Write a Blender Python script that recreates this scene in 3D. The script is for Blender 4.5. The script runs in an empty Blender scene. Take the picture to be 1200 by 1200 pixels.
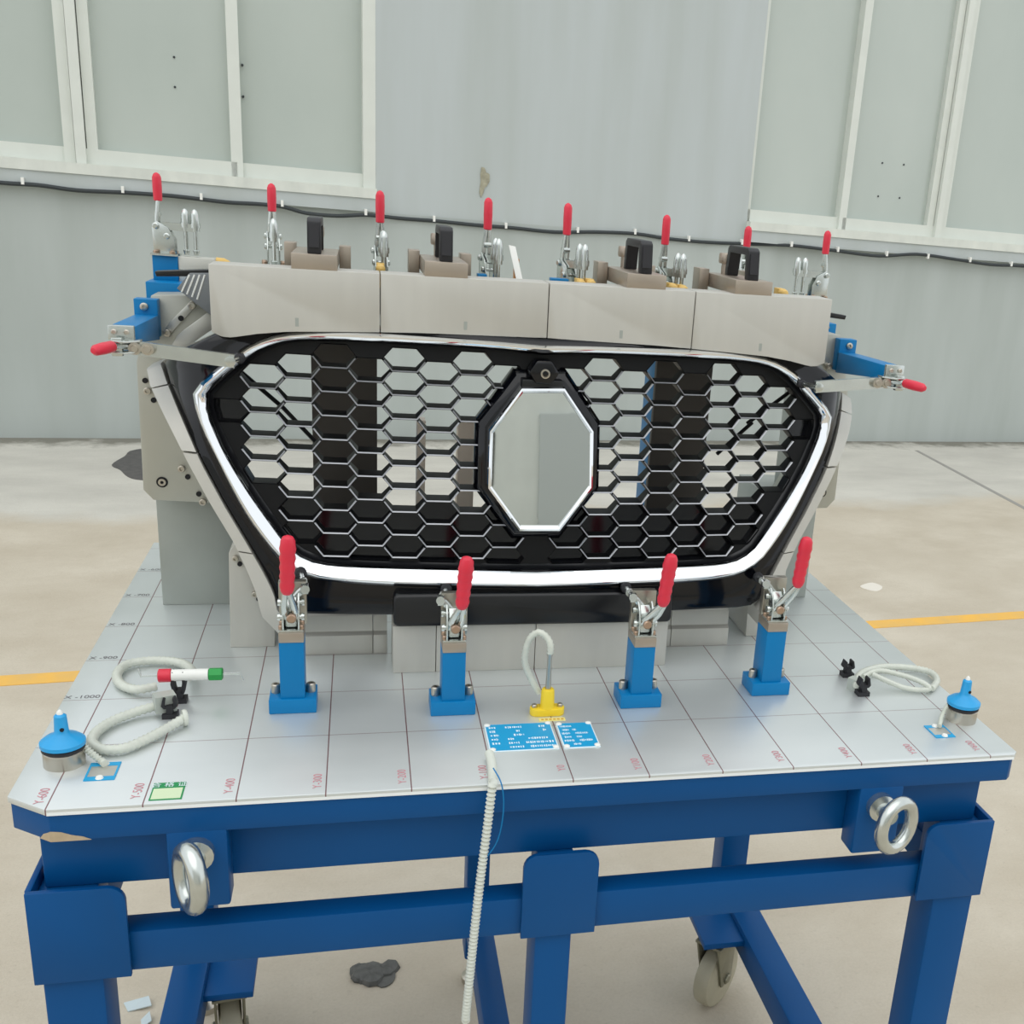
import bpy, bmesh, math, random
from mathutils import Vector, Matrix
random.seed(7)
SC = bpy.context.scene
COL = SC.collection
PI = math.pi
# ------------------------------------------------------------------ camera, sky, exposure
TH = 0.90                                   # table-top height above the floor; geometry below is written with z = 0 on the table top
FPX, PX, PY = 1279.61, 785.99, 673.58       # focal length and principal point in pixels of a 1200 x 1200 frame
CPOS = Vector((-0.21751, -1.48186 - 0.0, 0.58806))
def _rot(r):
    th = math.sqrt(sum(a*a for a in r)); k = Vector([a/th for a in r])
    return Matrix.Rotation(th, 3, k)
RC = _rot((0.329740881, -0.273279786, 0.0399906585)) @ Matrix(((1,0,0),(0,0,-1),(0,1,0)))   # rows: right, down, forward
cam_d = bpy.data.cameras.new('camera'); cam = bpy.data.objects.new('camera', cam_d); COL.objects.link(cam)
cam_d.sensor_width = 36.0; cam_d.sensor_fit = 'HORIZONTAL'; cam_d.lens = 36.0*FPX/1200
cam_d.shift_x = (600-PX)/1200; cam_d.shift_y = (PY-600)/1200
cam_d.clip_start = 0.05; cam_d.clip_end = 200
_m = Matrix((RC[0], -RC[1], -RC[2])).transposed().to_4x4()
_m.translation = CPOS + Vector((0,0,TH)); cam.matrix_world = _m
SC.camera = cam
W = bpy.data.worlds.new('sky'); SC.world = W; W.use_nodes = True
_bg = W.node_tree.nodes['Background']; _bg.inputs[0].default_value = (0.93, 0.97, 1.0, 1); _bg.inputs[1].default_value = 0.95
sun_d = bpy.data.lights.new('sun', 'SUN'); sun_d.energy = 0.6; sun_d.angle = math.radians(70); sun_d.color = (1.0, 0.97, 0.93)
sun = bpy.data.objects.new('sun', sun_d); COL.objects.link(sun); sun.rotation_euler = (math.radians(25), 0, math.radians(-20)); sun.location = (0, -3, 6)
vs = SC.view_settings; vs.view_transform = 'Standard'; vs.look = 'None'; vs.gamma = 1; vs.use_curve_mapping = False; vs.exposure = 0.28

# ------------------------------------------------------------------ pixel rays (a pixel is only a direction; depth is given by what it touches)
def ray(u, v):
    d = Vector(((u-PX)/FPX, (v-PY)/FPX, 1.0))
    return RC.transposed() @ d
def ony(u, v, y):
    d = ray(u, v); return CPOS + d*((y-CPOS.y)/d.y)
def onz(u, v, z=0.0):
    d = ray(u, v); return CPOS + d*((z-CPOS.z)/d.z)
def S(x, z, wrap=True):                     # front surface of the grille: leans back at the top and curves back at the sides
    y = -0.16 + 0.16*(z-0.07) + 0.16*x*x
    if wrap and abs(x) > 0.40: y += 22*(abs(x)-0.40)**2
    return y
def onS(u, v, off=0.0, wrap=True):
    d = ray(u, v); lo, hi = 0.5, 3.0
    for _ in range(50):
        m = (lo+hi)/2; p = CPOS + d*m
        if p.y < S(p.x, p.z, wrap) - off: lo = m
        else: hi = m
    return CPOS + d*((lo+hi)/2)

# ------------------------------------------------------------------ materials
def lin(c): return tuple(((v/255)/12.92 if v/255 <= 0.04045 else ((v/255+0.055)/1.055)**2.4) for v in c) + (1,)
def mat(name, col, rough=0.5, metal=0.0, var=0.0, scale=20.0, bump=0.0, coat=0.0, stretch=None, col2=None, trans=0.0, rvar=0.0, spec=None):
    m = bpy.data.materials.new(name); m.use_nodes = True; nt = m.node_tree; b = nt.nodes['Principled BSDF']
    b.inputs['Base Color'].default_value = lin(col); b.inputs['Roughness'].default_value = rough; b.inputs['Metallic'].default_value = metal
    if coat: b.inputs['Coat Weight'].default_value = coat; b.inputs['Coat Roughness'].default_value = 0.05
    if trans: b.inputs['Transmission Weight'].default_value = trans
    if spec is not None: b.inputs['Specular IOR Level'].default_value = spec
    if var or bump or rvar:
        tc = nt.nodes.new('ShaderNodeTexCoord'); mp = nt.nodes.new('ShaderNodeMapping'); nz = nt.nodes.new('ShaderNodeTexNoise')
        if stretch: mp.inputs['Scale'].default_value = stretch
        nt.links.new(tc.outputs['Object'], mp.inputs['Vector']); nt.links.new(mp.outputs[0], nz.inputs['Vector'])
        nz.inputs['Scale'].default_value = scale; nz.inputs['Detail'].default_value = 6
        if var:
            mx = nt.nodes.new('ShaderNodeMix'); mx.data_type = 'RGBA'
            c1 = lin(col); c2 = lin(col2) if col2 else tuple(v*(1-var) for v in c1[:3]) + (1,)
            cr = nt.nodes.new('ShaderNodeValToRGB'); cr.color_ramp.elements[0].position = 0.3; cr.color_ramp.elements[1].position = 0.7
            nt.links.new(nz.outputs['Fac'], cr.inputs[0]); nt.links.new(cr.outputs[0], mx.inputs['Factor'])
            mx.inputs['A'].default_value = c2; mx.inputs['B'].default_value = c1
            nt.links.new(mx.outputs['Result'], b.inputs['Base Color'])
        if rvar:
            mr = nt.nodes.new('ShaderNodeMapRange'); mr.inputs['To Min'].default_value = rough-rvar; mr.inputs['To Max'].default_value = rough+rvar
            nt.links.new(nz.outputs['Fac'], mr.inputs['Value']); nt.links.new(mr.outputs[0], b.inputs['Roughness'])
        if bump:
            bp = nt.nodes.new('ShaderNodeBump'); bp.inputs['Strength'].default_value = bump; bp.inputs['Distance'].default_value = 0.01
            nt.links.new(nz.outputs['Fac'], bp.inputs['Height']); nt.links.new(bp.outputs[0], b.inputs['Normal'])
    return m
M = {}
M['blue_frame'] = mat('blue_frame_paint', (4, 78, 138), 0.42, 0, 0.10, 6, 0.02, spec=0.22)
M['blue_bright'] = mat('blue_anodised', (0, 120, 180), 0.40, 0.0, 0.08, 12, spec=0.3)
M['cyan'] = mat('sky_blue_cap', (36, 158, 218), 0.35)
M['alu'] = mat('machined_aluminium', (205, 204, 196), 0.42, 0.75, 0.06, 14, 0, stretch=(1, 1, 8), rvar=0.06)
M['alu_dull'] = mat('dull_aluminium_plate', (184, 184, 174), 0.45, 0.6, 0.06, 14, rvar=0.05)
M['alu_block'] = mat('milled_aluminium_block', (198, 196, 188), 0.5, 0.45, 0.05, 9, 0, stretch=(6, 1, 1))
M['steel_warm'] = mat('nickel_grey_steel', (176, 164, 150), 0.38, 0.7, 0.08, 40)
M['plate_steel'] = mat('ground_steel_plate', (176, 172, 160), 0.3, 0.85, 0.1, 30)
M['post_grey'] = mat('cast_aluminium_post', (168, 173, 167), 0.5, 0.35, 0.10, 16)
M['dark_post'] = mat('dark_brown_grey_plate', (72, 67, 62), 0.55, 0.1, 0.1, 10)
M['zinc'] = mat('zinc_plated_steel', (205, 210, 206), 0.24, 0.95, 0.10, 60)
M['bolt'] = mat('bolt_steel', (190, 184, 172), 0.3, 0.9)
M['copper'] = mat('yellow_zinc_bolt', (178, 152, 132), 0.32, 0.85)
M['hole'] = mat('black_hole', (18, 18, 20), 0.7)
M['rubber'] = mat('black_rubber', (34, 34, 38), 0.6)
M['red'] = mat('red_vinyl_grip', (222, 44, 68), 0.38, 0, 0.08, 30)
M['black_gloss'] = mat('piano_black_plastic', (9, 10, 15), 0.10, 0, spec=0.42)
M['black_satin'] = mat('satin_black_plastic', (13, 14, 17), 0.28)
M['mesh_black'] = mat('matt_black_mesh', (9, 10, 12), 0.45, spec=0.25)
M['lip'] = mat('gloss_cell_edge', (172, 174, 178), 0.28, 0.5)  # pale grey stands for sky glinting on the glossy black cell edges
M['chrome'] = mat('bright_chrome', (236, 238, 240), 0.05, 1.0)
M['chrome_mirror'] = mat('mirror_plate', (214, 218, 214), 0.03, 1.0)
M['handle_black'] = mat('black_nylon_handle', (24, 24, 28), 0.45)
M['grey_plastic'] = mat('mid_grey_plastic', (120, 124, 126), 0.5)
M['yellow'] = mat('yellow_plastic', (238, 206, 44), 0.45)
M['tip_yellow'] = mat('amber_urethane_tip', (224, 186, 104), 0.45)
M['clear'] = mat('clear_braided_hose', (212, 216, 204), 0.3, 0, 0.10, 120, 0.1)
M['white_plastic'] = mat('white_plastic', (236, 236, 230), 0.4)
M['spiral'] = mat('off_white_spiral_wrap', (204, 208, 198), 0.45)
M['grey_clear'] = mat('translucent_grey_sleeve', (172, 178, 170), 0.35)
M['green'] = mat('green_sleeve', (16, 150, 62), 0.35)
M['orange'] = mat('brown_orange_tape', (190, 128, 70), 0.5)
M['plate_blue'] = mat('nameplate_blue', (20, 158, 210), 0.4)
M['white_print'] = mat('white_print', (226, 240, 244), 0.5)
M['red_print'] = mat('red_print', (204, 142, 150), 0.6)
M['dark_print'] = mat('dark_print', (112, 110, 112), 0.6)
M['green_print'] = mat('green_sticker', (30, 140, 80), 0.5)
M['cream_print'] = mat('cream_sticker', (208, 224, 186), 0.5)
M['wheel'] = mat('beige_nylon_wheel', (176, 170, 148), 0.5, 0, 0.15, 20)
M['caster_steel'] = mat('caster_fork_steel', (150, 148, 130), 0.4, 0.7, 0.2, 30)
M['chip'] = mat('chipped_edge', (196, 176, 146), 0.8, 0, 0.2, 60)
M['frame_white'] = mat('white_window_frame', (216, 220, 212), 0.5, 0, 0.05, 8)
M['cable'] = mat('black_cable', (48, 54, 56), 0.6)
M['line_yellow'] = mat('yellow_floor_paint', (236, 182, 78), 0.7, 0, 0.25, 9, col2=(216, 176, 104))
M['plaster'] = mat('crumbled_plaster', (176, 172, 150), 0.9, 0, 0.35, 30, 0.6)

# ------------------------------------------------------------------ mesh helpers
class MB:
    def __init__(s): s.bm = bmesh.new()
    def _quad(s, vs, f):
        V = [s.bm.verts.new(v) for v in vs]
        for q in f: s.bm.faces.new([V[i] for i in q])
        return V
    def box(s, x0, x1, y0, y1, z0, z1, bev=0.0):
        V = s._quad([(x0,y0,z0),(x1,y0,z0),(x1,y1,z0),(x0,y1,z0),(x0,y0,z1),(x1,y0,z1),(x1,y1,z1),(x0,y1,z1)],
                    [(3,2,1,0),(4,5,6,7),(0,1,5,4),(1,2,6,5),(2,3,7,6),(3,0,4,7)])
        if bev:
            E = list({e for v in V for e in v.link_edges})
            bmesh.ops.bevel(s.bm, geom=E, offset=bev, segments=2, affect='EDGES', profile=0.5)
        return s
    def obox(s, c, ax, ay, az, hx, hy, hz):      # oriented box: centre, unit axes, half sizes
        c = Vector(c); ax, ay, az = Vector(ax).normalized(), Vector(ay).normalized(), Vector(az).normalized()
        P = [c+ax*(i*hx)+ay*(j*hy)+az*(k*hz) for k in (-1,1) for (i,j) in ((-1,-1),(1,-1),(1,1),(-1,1))]
        s._quad(P, [(3,2,1,0),(4,5,6,7),(0,1,5,4),(1,2,6,5),(2,3,7,6),(3,0,4,7)]); return s
    def prism(s, pts, d, bev=0.0):               # 3-D polygon swept by vector d
        d = Vector(d); n = len(pts)
        A = [s.bm.verts.new(p) for p in pts]; B = [s.bm.verts.new(Vector(p)+d) for p in pts]
        fs = [s.bm.faces.new(A), s.bm.faces.new(B[::-1])]
        for i in range(n): fs.append(s.bm.faces.new([A[i], B[i], B[(i+1)%n], A[(i+1)%n]]))
        if bev:
            E = list({e for f in fs for e in f.edges})
            bmesh.ops.bevel(s.bm, geom=E, offset=bev, segments=2, affect='EDGES', profile=0.5)
        return s
    def cyl(s, p0, p1, r0, r1=None, n=16, caps=True):
        return s.sweep([p0, p1], [r0, r0 if r1 is None else r1], n, caps)
    def sweep(s, path, r, n=10, caps=True, closed=False):
        P = [Vector(p) for p in path]; N = len(P)
        R = r if isinstance(r, (list, tuple)) else [r]*N
        rows = []; ref = None
        for i in range(N):
            a = P[i-1] if (i > 0 or closed) else P[i]; b = P[(i+1) % N] if (i < N-1 or closed) else P[i]
            t = (b-a)
            t = t.normalized() if t.length > 1e-9 else Vector((0,0,1))
            if ref is None:
                ref = Vector((0,0,1)) if abs(t.z) < 0.9 else Vector((1,0,0))
            u = (ref - t*ref.dot(t))
            if u.length < 1e-6: u = t.orthogonal()
            u.normalize(); ref = u; w = t.cross(u)
            rows.append([s.bm.verts.new(P[i] + (u*math.cos(2*PI*k/n) + w*math.sin(2*PI*k/n))*R[i]) for k in range(n)])
        for i in range(N if closed else N-1):
            A, B = rows[i], rows[(i+1) % N]
            for k in range(n): s.bm.faces.new([A[k], A[(k+1)%n], B[(k+1)%n], B[k]])
        if caps and not closed:
            s.bm.faces.new(rows[0][::-1]); s.bm.faces.new(rows[-1])
        return s
    def lathe(s, p0, axis, prof, n=18):          # prof: (distance along axis, radius)
        a = Vector(axis).normalized()
        P = [Vector(p0)+a*d for d, _ in prof]
        u = a.orthogonal().normalized(); w = a.cross(u); rows = []
        for p, (_, r) in zip(P, prof):
            rows.append([s.bm.verts.new(p+(u*math.cos(2*PI*k/n)+w*math.sin(2*PI*k/n))*max(r,1e-5)) for k in range(n)])
        for A, B in zip(rows, rows[1:]):
            for k in range(n): s.bm.faces.new([A[k], A[(k+1)%n], B[(k+1)%n], B[k]])
        s.bm.faces.new(rows[0][::-1]); s.bm.faces.new(rows[-1]); return s
    def loft(s, rows, closed=True, wrap=False):
        R = [[s.bm.verts.new(p) for p in r] for r in rows]
        n = len(R[0])
        pairs = list(zip(R, R[1:])) + ([(R[-1], R[0])] if wrap else [])
        for A, B in pairs:
            for k in range(n if closed else n-1): s.bm.faces.new([A[k], A[(k+1)%n], B[(k+1)%n], B[k]])
        return R
def wl(o):
    v = Vector((0,0,0))
    while o is not None: v += o.location; o = o.parent
    return v
def tag(o, label=None, cat=None, group=None, kind=None):
    if label: o['label'] = label
    if cat: o['category'] = cat
    if group: o['group'] = group
    if kind: o['kind'] = kind
    return o
def build(name, mb, m, parent=None, smooth=35, flip=True):
    bm = mb.bm
    if flip: bmesh.ops.recalc_face_normals(bm, faces=bm.faces)
    off = Vector((0,0,TH))
    if parent is not None: base = wl(parent)
    else:
        xs = [v.co for v in bm.verts]
        base = Vector(((min(c.x for c in xs)+max(c.x for c in xs))/2, (min(c.y for c in xs)+max(c.y for c in xs))/2, min(c.z for c in xs))) + off
    for v in bm.verts: v.co = v.co + off - base
    me = bpy.data.meshes.new(name); bm.to_mesh(me); bm.free()
    me.polygons.foreach_set('use_smooth', [True]*len(me.polygons)); me.set_sharp_from_angle(angle=math.radians(smooth))
    me.materials.append(m if not isinstance(m, str) else M[m])
    o = bpy.data.objects.new(name, me); COL.objects.link(o)
    if parent is not None: o.parent = parent
    else: o.location = base
    return o
def thing(name, loc, label, cat, group=None, kind=None):
    o = bpy.data.objects.new(name, None); COL.objects.link(o); o.location = Vector(loc)+Vector((0,0,TH)); o.empty_display_size = 0.02
    return tag(o, label, cat, group, kind)
def textmesh(name, s, size, m, loc, rotz, parent):
    cu = bpy.data.curves.new(name+'_curve', 'FONT'); cu.body = s; cu.size = size; cu.align_x = 'CENTER'; cu.align_y = 'CENTER'; cu.extrude = 0.0
    t = bpy.data.objects.new(name+'_tmp', cu); COL.objects.link(t)
    dg = bpy.context.evaluated_depsgraph_get(); me = bpy.data.meshes.new_from_object(t.evaluated_get(dg))
    bpy.data.objects.remove(t); bpy.data.curves.remove(cu)
    me.name = name; me.materials.clear(); me.materials.append(M[m])
    o = bpy.data.objects.new(name, me); COL.objects.link(o); o.parent = parent
    o.location = Vector(loc)+Vector((0,0,TH)) - wl(parent); o.rotation_euler = (0,0,rotz)
    return o
def mx(p): return Vector((-p[0], p[1], p[2]))
def spline(pts, n=8, closed=False):              # Catmull-Rom through points
    P = [Vector(p) for p in pts]; out = []; N = len(P)
    for i in range(N if closed else N-1):
        g = (lambda k: P[k % N]) if closed else (lambda k: P[min(max(k,0),N-1)])
        a, b, c, d = g(i-1), g(i), g(i+1), g(i+2)
        for k in range(n):
            t = k/n
            out.append(0.5*((2*b)+(c-a)*t+(2*a-5*b+4*c-d)*t*t+(3*b-a-3*c+d)*t**3))
    if not closed: out.append(P[-1])
    return out
def resample(P, n):
    L = [0]
    for a, b in zip(P, P[1:]): L.append(L[-1]+(b-a).length)
    out = []; j = 0
    for i in range(n):
        t = L[-1]*i/(n-1)
        while j < len(P)-2 and L[j+1] < t: j += 1
        f = (t-L[j])/max(L[j+1]-L[j], 1e-9); out.append(P[j].lerp(P[j+1], min(max(f,0),1)))
    return out

# ================================================================== SETTING
FL = -TH                                        # floor level in table coordinates
wa, wb = onz(0, 513, FL), onz(1200, 518, FL)
WD = (wb-wa); WD.z = 0; WD.normalize(); WN = Vector((WD.y, -WD.x, 0))          # wall direction; normal towards the camera
WANG = math.atan2(WD.y, WD.x)
def onw(u, v, off=0.0):                          # pixel on the wall plane -> (s along wall, height above floor)
    d = ray(u, v); o = wa + WN*off; t = (o-CPOS).dot(WN)/d.dot(WN); p = CPOS+d*t
    return (p-wa).dot(WD), p.z-FL
def wp(s, h, off=0.0): return wa + WD*s + WN*off + Vector((0,0,h))
def wbox(mb, s0, s1, h0, h1, o0, o1):
    c = wp((s0+s1)/2, (h0+h1)/2, (o0+o1)/2); mb.obox(c, WD, WN, (0,0,1), abs(s1-s0)/2, abs(o1-o0)/2, abs(h1-h0)/2); return mb
# floor material: beige worn concrete, a paler strip along the wall, dirt at the wall foot, sawn joints
def floor_mat():
    m = bpy.data.materials.new('worn_concrete'); m.use_nodes = True; nt = m.node_tree; b = nt.nodes['Principled BSDF']; b.inputs['Roughness'].default_value = 0.75
    N = nt.nodes.new; Lk = nt.links.new
    tc = N('ShaderNodeTexCoord')
    def noise(sc, det=8, st=None):
        n = N('ShaderNodeTexNoise'); n.inputs['Scale'].default_value = sc; n.inputs['Detail'].default_value = det; n.inputs['Roughness'].default_value = 0.65
        if st:
            mp = N('ShaderNodeMapping'); mp.inputs['Scale'].default_value = st; Lk(tc.outputs['Object'], mp.inputs[0]); Lk(mp.outputs[0], n.inputs['Vector'])
        else: Lk(tc.outputs['Object'], n.inputs['Vector'])
        return n.outputs['Fac']
    def ramp(f, a, c, A=(0,0,0,1), B=(1,1,1,1)):
        r = N('ShaderNodeValToRGB'); e = r.color_ramp.elements; e[0].position = a; e[1].position = c; e[0].color = A; e[1].color = B; Lk(f, r.inputs[0]); return r.outputs[0]
    def mix(f, A, B):
        x = N('ShaderNodeMix'); x.data_type = 'RGBA'; Lk(f, x.inputs['Factor'])
        for k, v in (('A', A), ('B', B)):
            if isinstance(v, tuple): x.inputs[k].default_value = v
            else: Lk(v, x.inputs[k])
        return x.outputs['Result']
    def mth(op, a, b_=None):
        x = N('ShaderNodeMath'); x.operation = op
        for i, v in enumerate((a, b_)):
            if v is None: continue
            if isinstance(v, (int, float)): x.inputs[i].default_value = v
            else: Lk(v, x.inputs[i])
        return x.outputs[0]
    sp = N('ShaderNodeSeparateXYZ'); Lk(tc.outputs['Object'], sp.inputs[0]); X, Y = sp.outputs[0], sp.outputs[1]   # object axes follow the wall
    base = mix(ramp(noise(1.1), 0.3, 0.7), lin((190,180,162)), lin((205,196,179)))
    base = mix(ramp(noise(2.6, 10, (0.8, 1.2, 1)), 0.30, 0.60), lin((184,173,154)), base)
    pale = mix(ramp(noise(2.0, 9, (0.6, 1.3, 1)), 0.35, 0.68), lin((186,183,174)), lin((206,203,193)))
    edge = mth('ADD', Y, mth('MULTIPLY', noise(1.6, 8), 0.7))
    f = ramp(mth('ADD', mth('MULTIPLY', edge, 0.5), 1.0), 0.30, 0.42)     # object Y = 0 at the wall foot, negative towards the camera
    col = mix(f, base, pale)
    speck = ramp(noise(60, 4), 0.60, 0.72); col = mix(mth('MULTIPLY', speck, 0.25), col, lin((150,142,126)))
    dirt = ramp(mth('ADD', mth('MULTIPLY', Y, 1.2), mth('MULTIPLY', noise(5, 10), 0.75)), 0.10, 0.32)
    col = mix(mth('MULTIPLY', dirt, 0.8), col, lin((92,90,78)))
    fine = ramp(noise(160, 3), 0.4, 0.7); col = mix(mth('MULTIPLY', fine, 0.12), col, lin((140,130,112)))
    Lk(col, b.inputs['Base Color'])
    bp = N('ShaderNodeBump'); bp.inputs['Strength'].default_value = 0.25; bp.inputs['Distance'].default_value = 0.01; Lk(noise(40, 8), bp.inputs['Height']); Lk(bp.outputs[0], b.inputs['Normal'])
    return m
def slab(name, x0, x1, y0, y1, z0, z1, m):       # box in wall-aligned coordinates (origin wa, x along wall, y away from the camera)
    mb = MB(); mb.box(x0, x1, y0, y1, z0, z1); me = bpy.data.meshes.new(name); mb.bm.to_mesh(me); mb.bm.free(); me.materials.append(m)
    o = bpy.data.objects.new(name, me); COL.objects.link(o); o.location = (wa.x, wa.y, 0); o.rotation_euler = (0,0,WANG); return o
FM = floor_mat()
fl = slab('floor', -9, 18, -16, 1.0, -0.2, 0.0, FM); tag(fl, 'worn beige concrete yard floor', 'floor', kind='structure')
# wall material: pale grey paint with faint vertical streaks
WM = mat('pale_grey_wall_paint', (187, 194, 194), 0.8, 0, 0.06, 3.0, 0.05, stretch=(1.6, 1.6, 0.18), col2=(178, 185, 182))
WM2 = mat('grey_plinth_paint', (180, 187, 183), 0.8, 0, 0.10, 3.0, 0.05, stretch=(1.6, 1.6, 0.25), col2=(170, 177, 172))
SILL = mat('pale_sill_paint', (222, 225, 216), 0.7, 0, 0.12, 5.0, 0.05, stretch=(2, 2, 1), col2=(206, 210, 202))
sL = onw(440, 120)[0]; sR = onw(886, 150)[0]
hs = (onw(0, 177)[1]+onw(437, 217)[1]+onw(880, 256)[1])/3       # window foot
hl = (onw(0, 212)[1]+onw(440, 250)[1])/2                        # foot of the sill ledge
HT = 3.4; S0, S1 = -8.0, 15.0
wall = thing('wall_back', wp(3.5, 0, 0)-Vector((0,0,0)), 'pale grey rendered factory wall behind the table', 'wall', kind='structure')
mb = MB(); wbox(mb, S0, S1, -0.1, hl, -0.25, 0.0); build('wall_plinth', mb, WM2, wall)
mb = MB(); wbox(mb, sL, sR, hl, HT, -0.25, 0.0); build('wall_pier', mb, WM, wall)
mb = MB(); wbox(mb, S0, S1, HT, HT+1.6, -0.25, 0.0); build('wall_upper', mb, WM, wall)
for a, b_ in ((S0, sL), (sR, S1)):
    mb = MB(); wbox(mb, a, b_, hl, hs-0.075, -0.25, 0.05); build('sill_ledge', mb, WM, wall)
    mb = MB(); wbox(mb, a, b_, hs-0.075, hs-0.02, -0.25, 0.060); build('sill_cap', mb, SILL, wall)
    mb = MB(); wbox(mb, a, b_, hs-0.02, HT, -0.25, -0.2); build('backing', mb, WM2, wall)
GL = mat('milky_green_grey_glass', (186, 194, 187), 0.10, 0, 0.10, 1.4, 0, stretch=(1, 1, 0.5), col2=(176, 185, 178), spec=0.6)
def window(name, s0, s1, label, mull, sills):
    w = thing(name, wp((s0+s1)/2, hs, 0), label, 'window', kind='structure')
    # mull: list of (s centre, width, depth offset); frame members
    edges = [s0] + [m_[0] for m_ in mull] + [s1]
    for i, (c, wd, of) in enumerate(mull):
        if wd > .1:                              # two sash stiles with a cover strip between them
            for q0, q1, o_ in ((-wd/2, -wd*.18, of-.02), (-wd*.15, wd*.15, of+.012), (wd*.18, wd/2, of-.02)):
                mb = MB(); wbox(mb, c+q0, c+q1, hs-0.02, HT, -0.08, o_); build('mullion', mb, M['frame_white'], w)
        else:
            mb = MB(); wbox(mb, c-wd/2, c+wd/2, hs-0.02, HT, -0.08, of); build('mullion', mb, M['frame_white'], w)
    for i in range(len(edges)-1):
        a, b_ = edges[i], edges[i+1]
        of = sills[i]
        mb = MB(); wbox(mb, a, b_, hs-0.02, hs+0.055, -0.08, of); wbox(mb, a, b_, HT-0.06, HT, -0.08, of); build('frame_rail', mb, M['frame_white'], w)
        mb = MB(); wbox(mb, a+0.01, b_-0.01, hs+0.04, HT-0.03, -0.085, of-0.05); build('pane', mb, GL, w)
    return w
def sx(u, v): return onw(u, v)[0]
window('window_1', S0, sL, 'wide white framed sliding window with milky panes beside the blank pier', 
       [(sx(82,90)-2.6, .07, .0), (sx(88,90)-0.0, .16, 0.015), (sx(274,90), .06, .0), (sx(437,100)-0.02, .07, .0)], [-0.01, -0.02, -0.0, -0.02, -0.02])
window('window_2', sR, S1, 'white framed sliding window with hazy panes on the far side of the pier',
       [(sR+0.012, .03, -0.02), (sx(1005,120), .055, .0), (sx(1120,120), .16, .015), (sx(1120,120)+2.6, .08, 0)], [-0.02, -0.02, 0.0, -0.02, -0.01])
# holes left in the panes
mb = MB()
for u, v in [(204,67),(205,102),(284,76),(285,113),(268,72),(1034,191),(1059,193),(1029,230),(1054,232)]:
    s_, h_ = onw(u, v, -0.05); mb.lathe(wp(s_, h_, -0.072), WN, [(0,0.007),(0.026,0.006)], 8)
tag(build('pane_plug', mb, M['cable'], wall), kind='stuff')
# crumbled plaster patch on the pier
s_, h_ = onw(567, 212); mb = MB()
pts = []
for k in range(14):
    a = 2*PI*k/14; r = (0.035+0.012*math.sin(3*a+1)) ; pts.append(wp(s_+r*0.75*math.cos(a)+0.008*math.sin(a), h_+r*2.1*math.sin(a), -0.01))
mb.prism(pts, WN*0.016); build('plaster_patch', mb, M['plaster'], wall)
# building on the other side of the yard (seen only in the chrome and the mirror plate)
OW = mat('pale_cladding', (228, 230, 226), 0.7, 0, 0.08, 2)
ob = thing('wall_opposite', (0, -8.2, FL), 'pale clad building across the yard behind the camera', 'wall', kind='structure')
for i in range(4):
    mb = MB(); x = -6.0+i*3.0; mb.box(x+0.02, x+2.98, -8.6, -8.2, FL, FL+4.4); build('cladding_panel', mb, OW, ob)
mb = MB(); mb.box(-5.9, 5.9, -8.7, -8.5, FL, FL+4.3); build('backing', mb, M['dark_post'], ob)
mb = MB(); mb.box(1.2, 4.0, -8.19, -8.1, FL, FL+2.8); build('shutter_door', mb, mat('grey_shutter', (196,200,200), 0.6), ob)

# wall cable with its white clips
cable_px = [(-60,205),(0,213),(45,216),(90,222),(150,225),(205,229),(265,236),(300,238),(330,241),(360,249),(395,252),(430,251),(470,255),(510,258),(560,263),(600,266),(650,271),(700,271),(745,273),(785,279),(830,283),(880,285),(930,287),(980,293),(1030,299),(1075,297),(1120,303),(1160,309),(1200,311),(1270,318)]
def wpix(u, v, off):
    s_, h_ = onw(u, v, off); return wp(s_, h_, off)
mb = MB(); path = spline([wpix(u, v+1, 0.058 if (u < 446 or u > 880) else 0.014) for u, v in cable_px], 5); path = [wp(S0+.5, onw(0,213)[1]+.02, .058)] + path + [wp(S1-.5, onw(1200,311)[1]+.02, .058)]; mb.sweep(path, 0.0105, 8)
wc = build('wall_cable', mb, 'cable'); tag(wc, 'black cable sagging along the grey wall below the windows', 'cable')
for u, v in [(29,213),(145,223),(236,231),(330,239),(427,249),(508,257),(592,265),(676,270),(743,272),(806,280),(868,284),(922,286),(976,292),(1033,297),(1081,300),(1130,304),(1178,309)]:
    s_, h_ = onw(u, v+1); of = 0.05 if (u < 446 or u > 880) else 0.0
    mb = MB(); wbox(mb, s_-0.007, s_+0.007, h_-0.008, h_+0.026, of, of+0.026); build('cable_clip', mb, M['white_plastic'], wc)
# yellow floor line
a, b_ = onz(-150, 808, FL), onz(1350, 711, FL); d = (b_-a).normalized(); n = Vector((-d.y, d.x, 0))
mb = MB(); 
wdt = 0.038
mb.prism([a-n*wdt, b_-n*wdt, b_+n*wdt, a+n*wdt], (0,0,0.002)); tag(build('floor_line', mb, 'line_yellow'), 'faded yellow line painted across the concrete floor', 'floor line')
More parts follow.
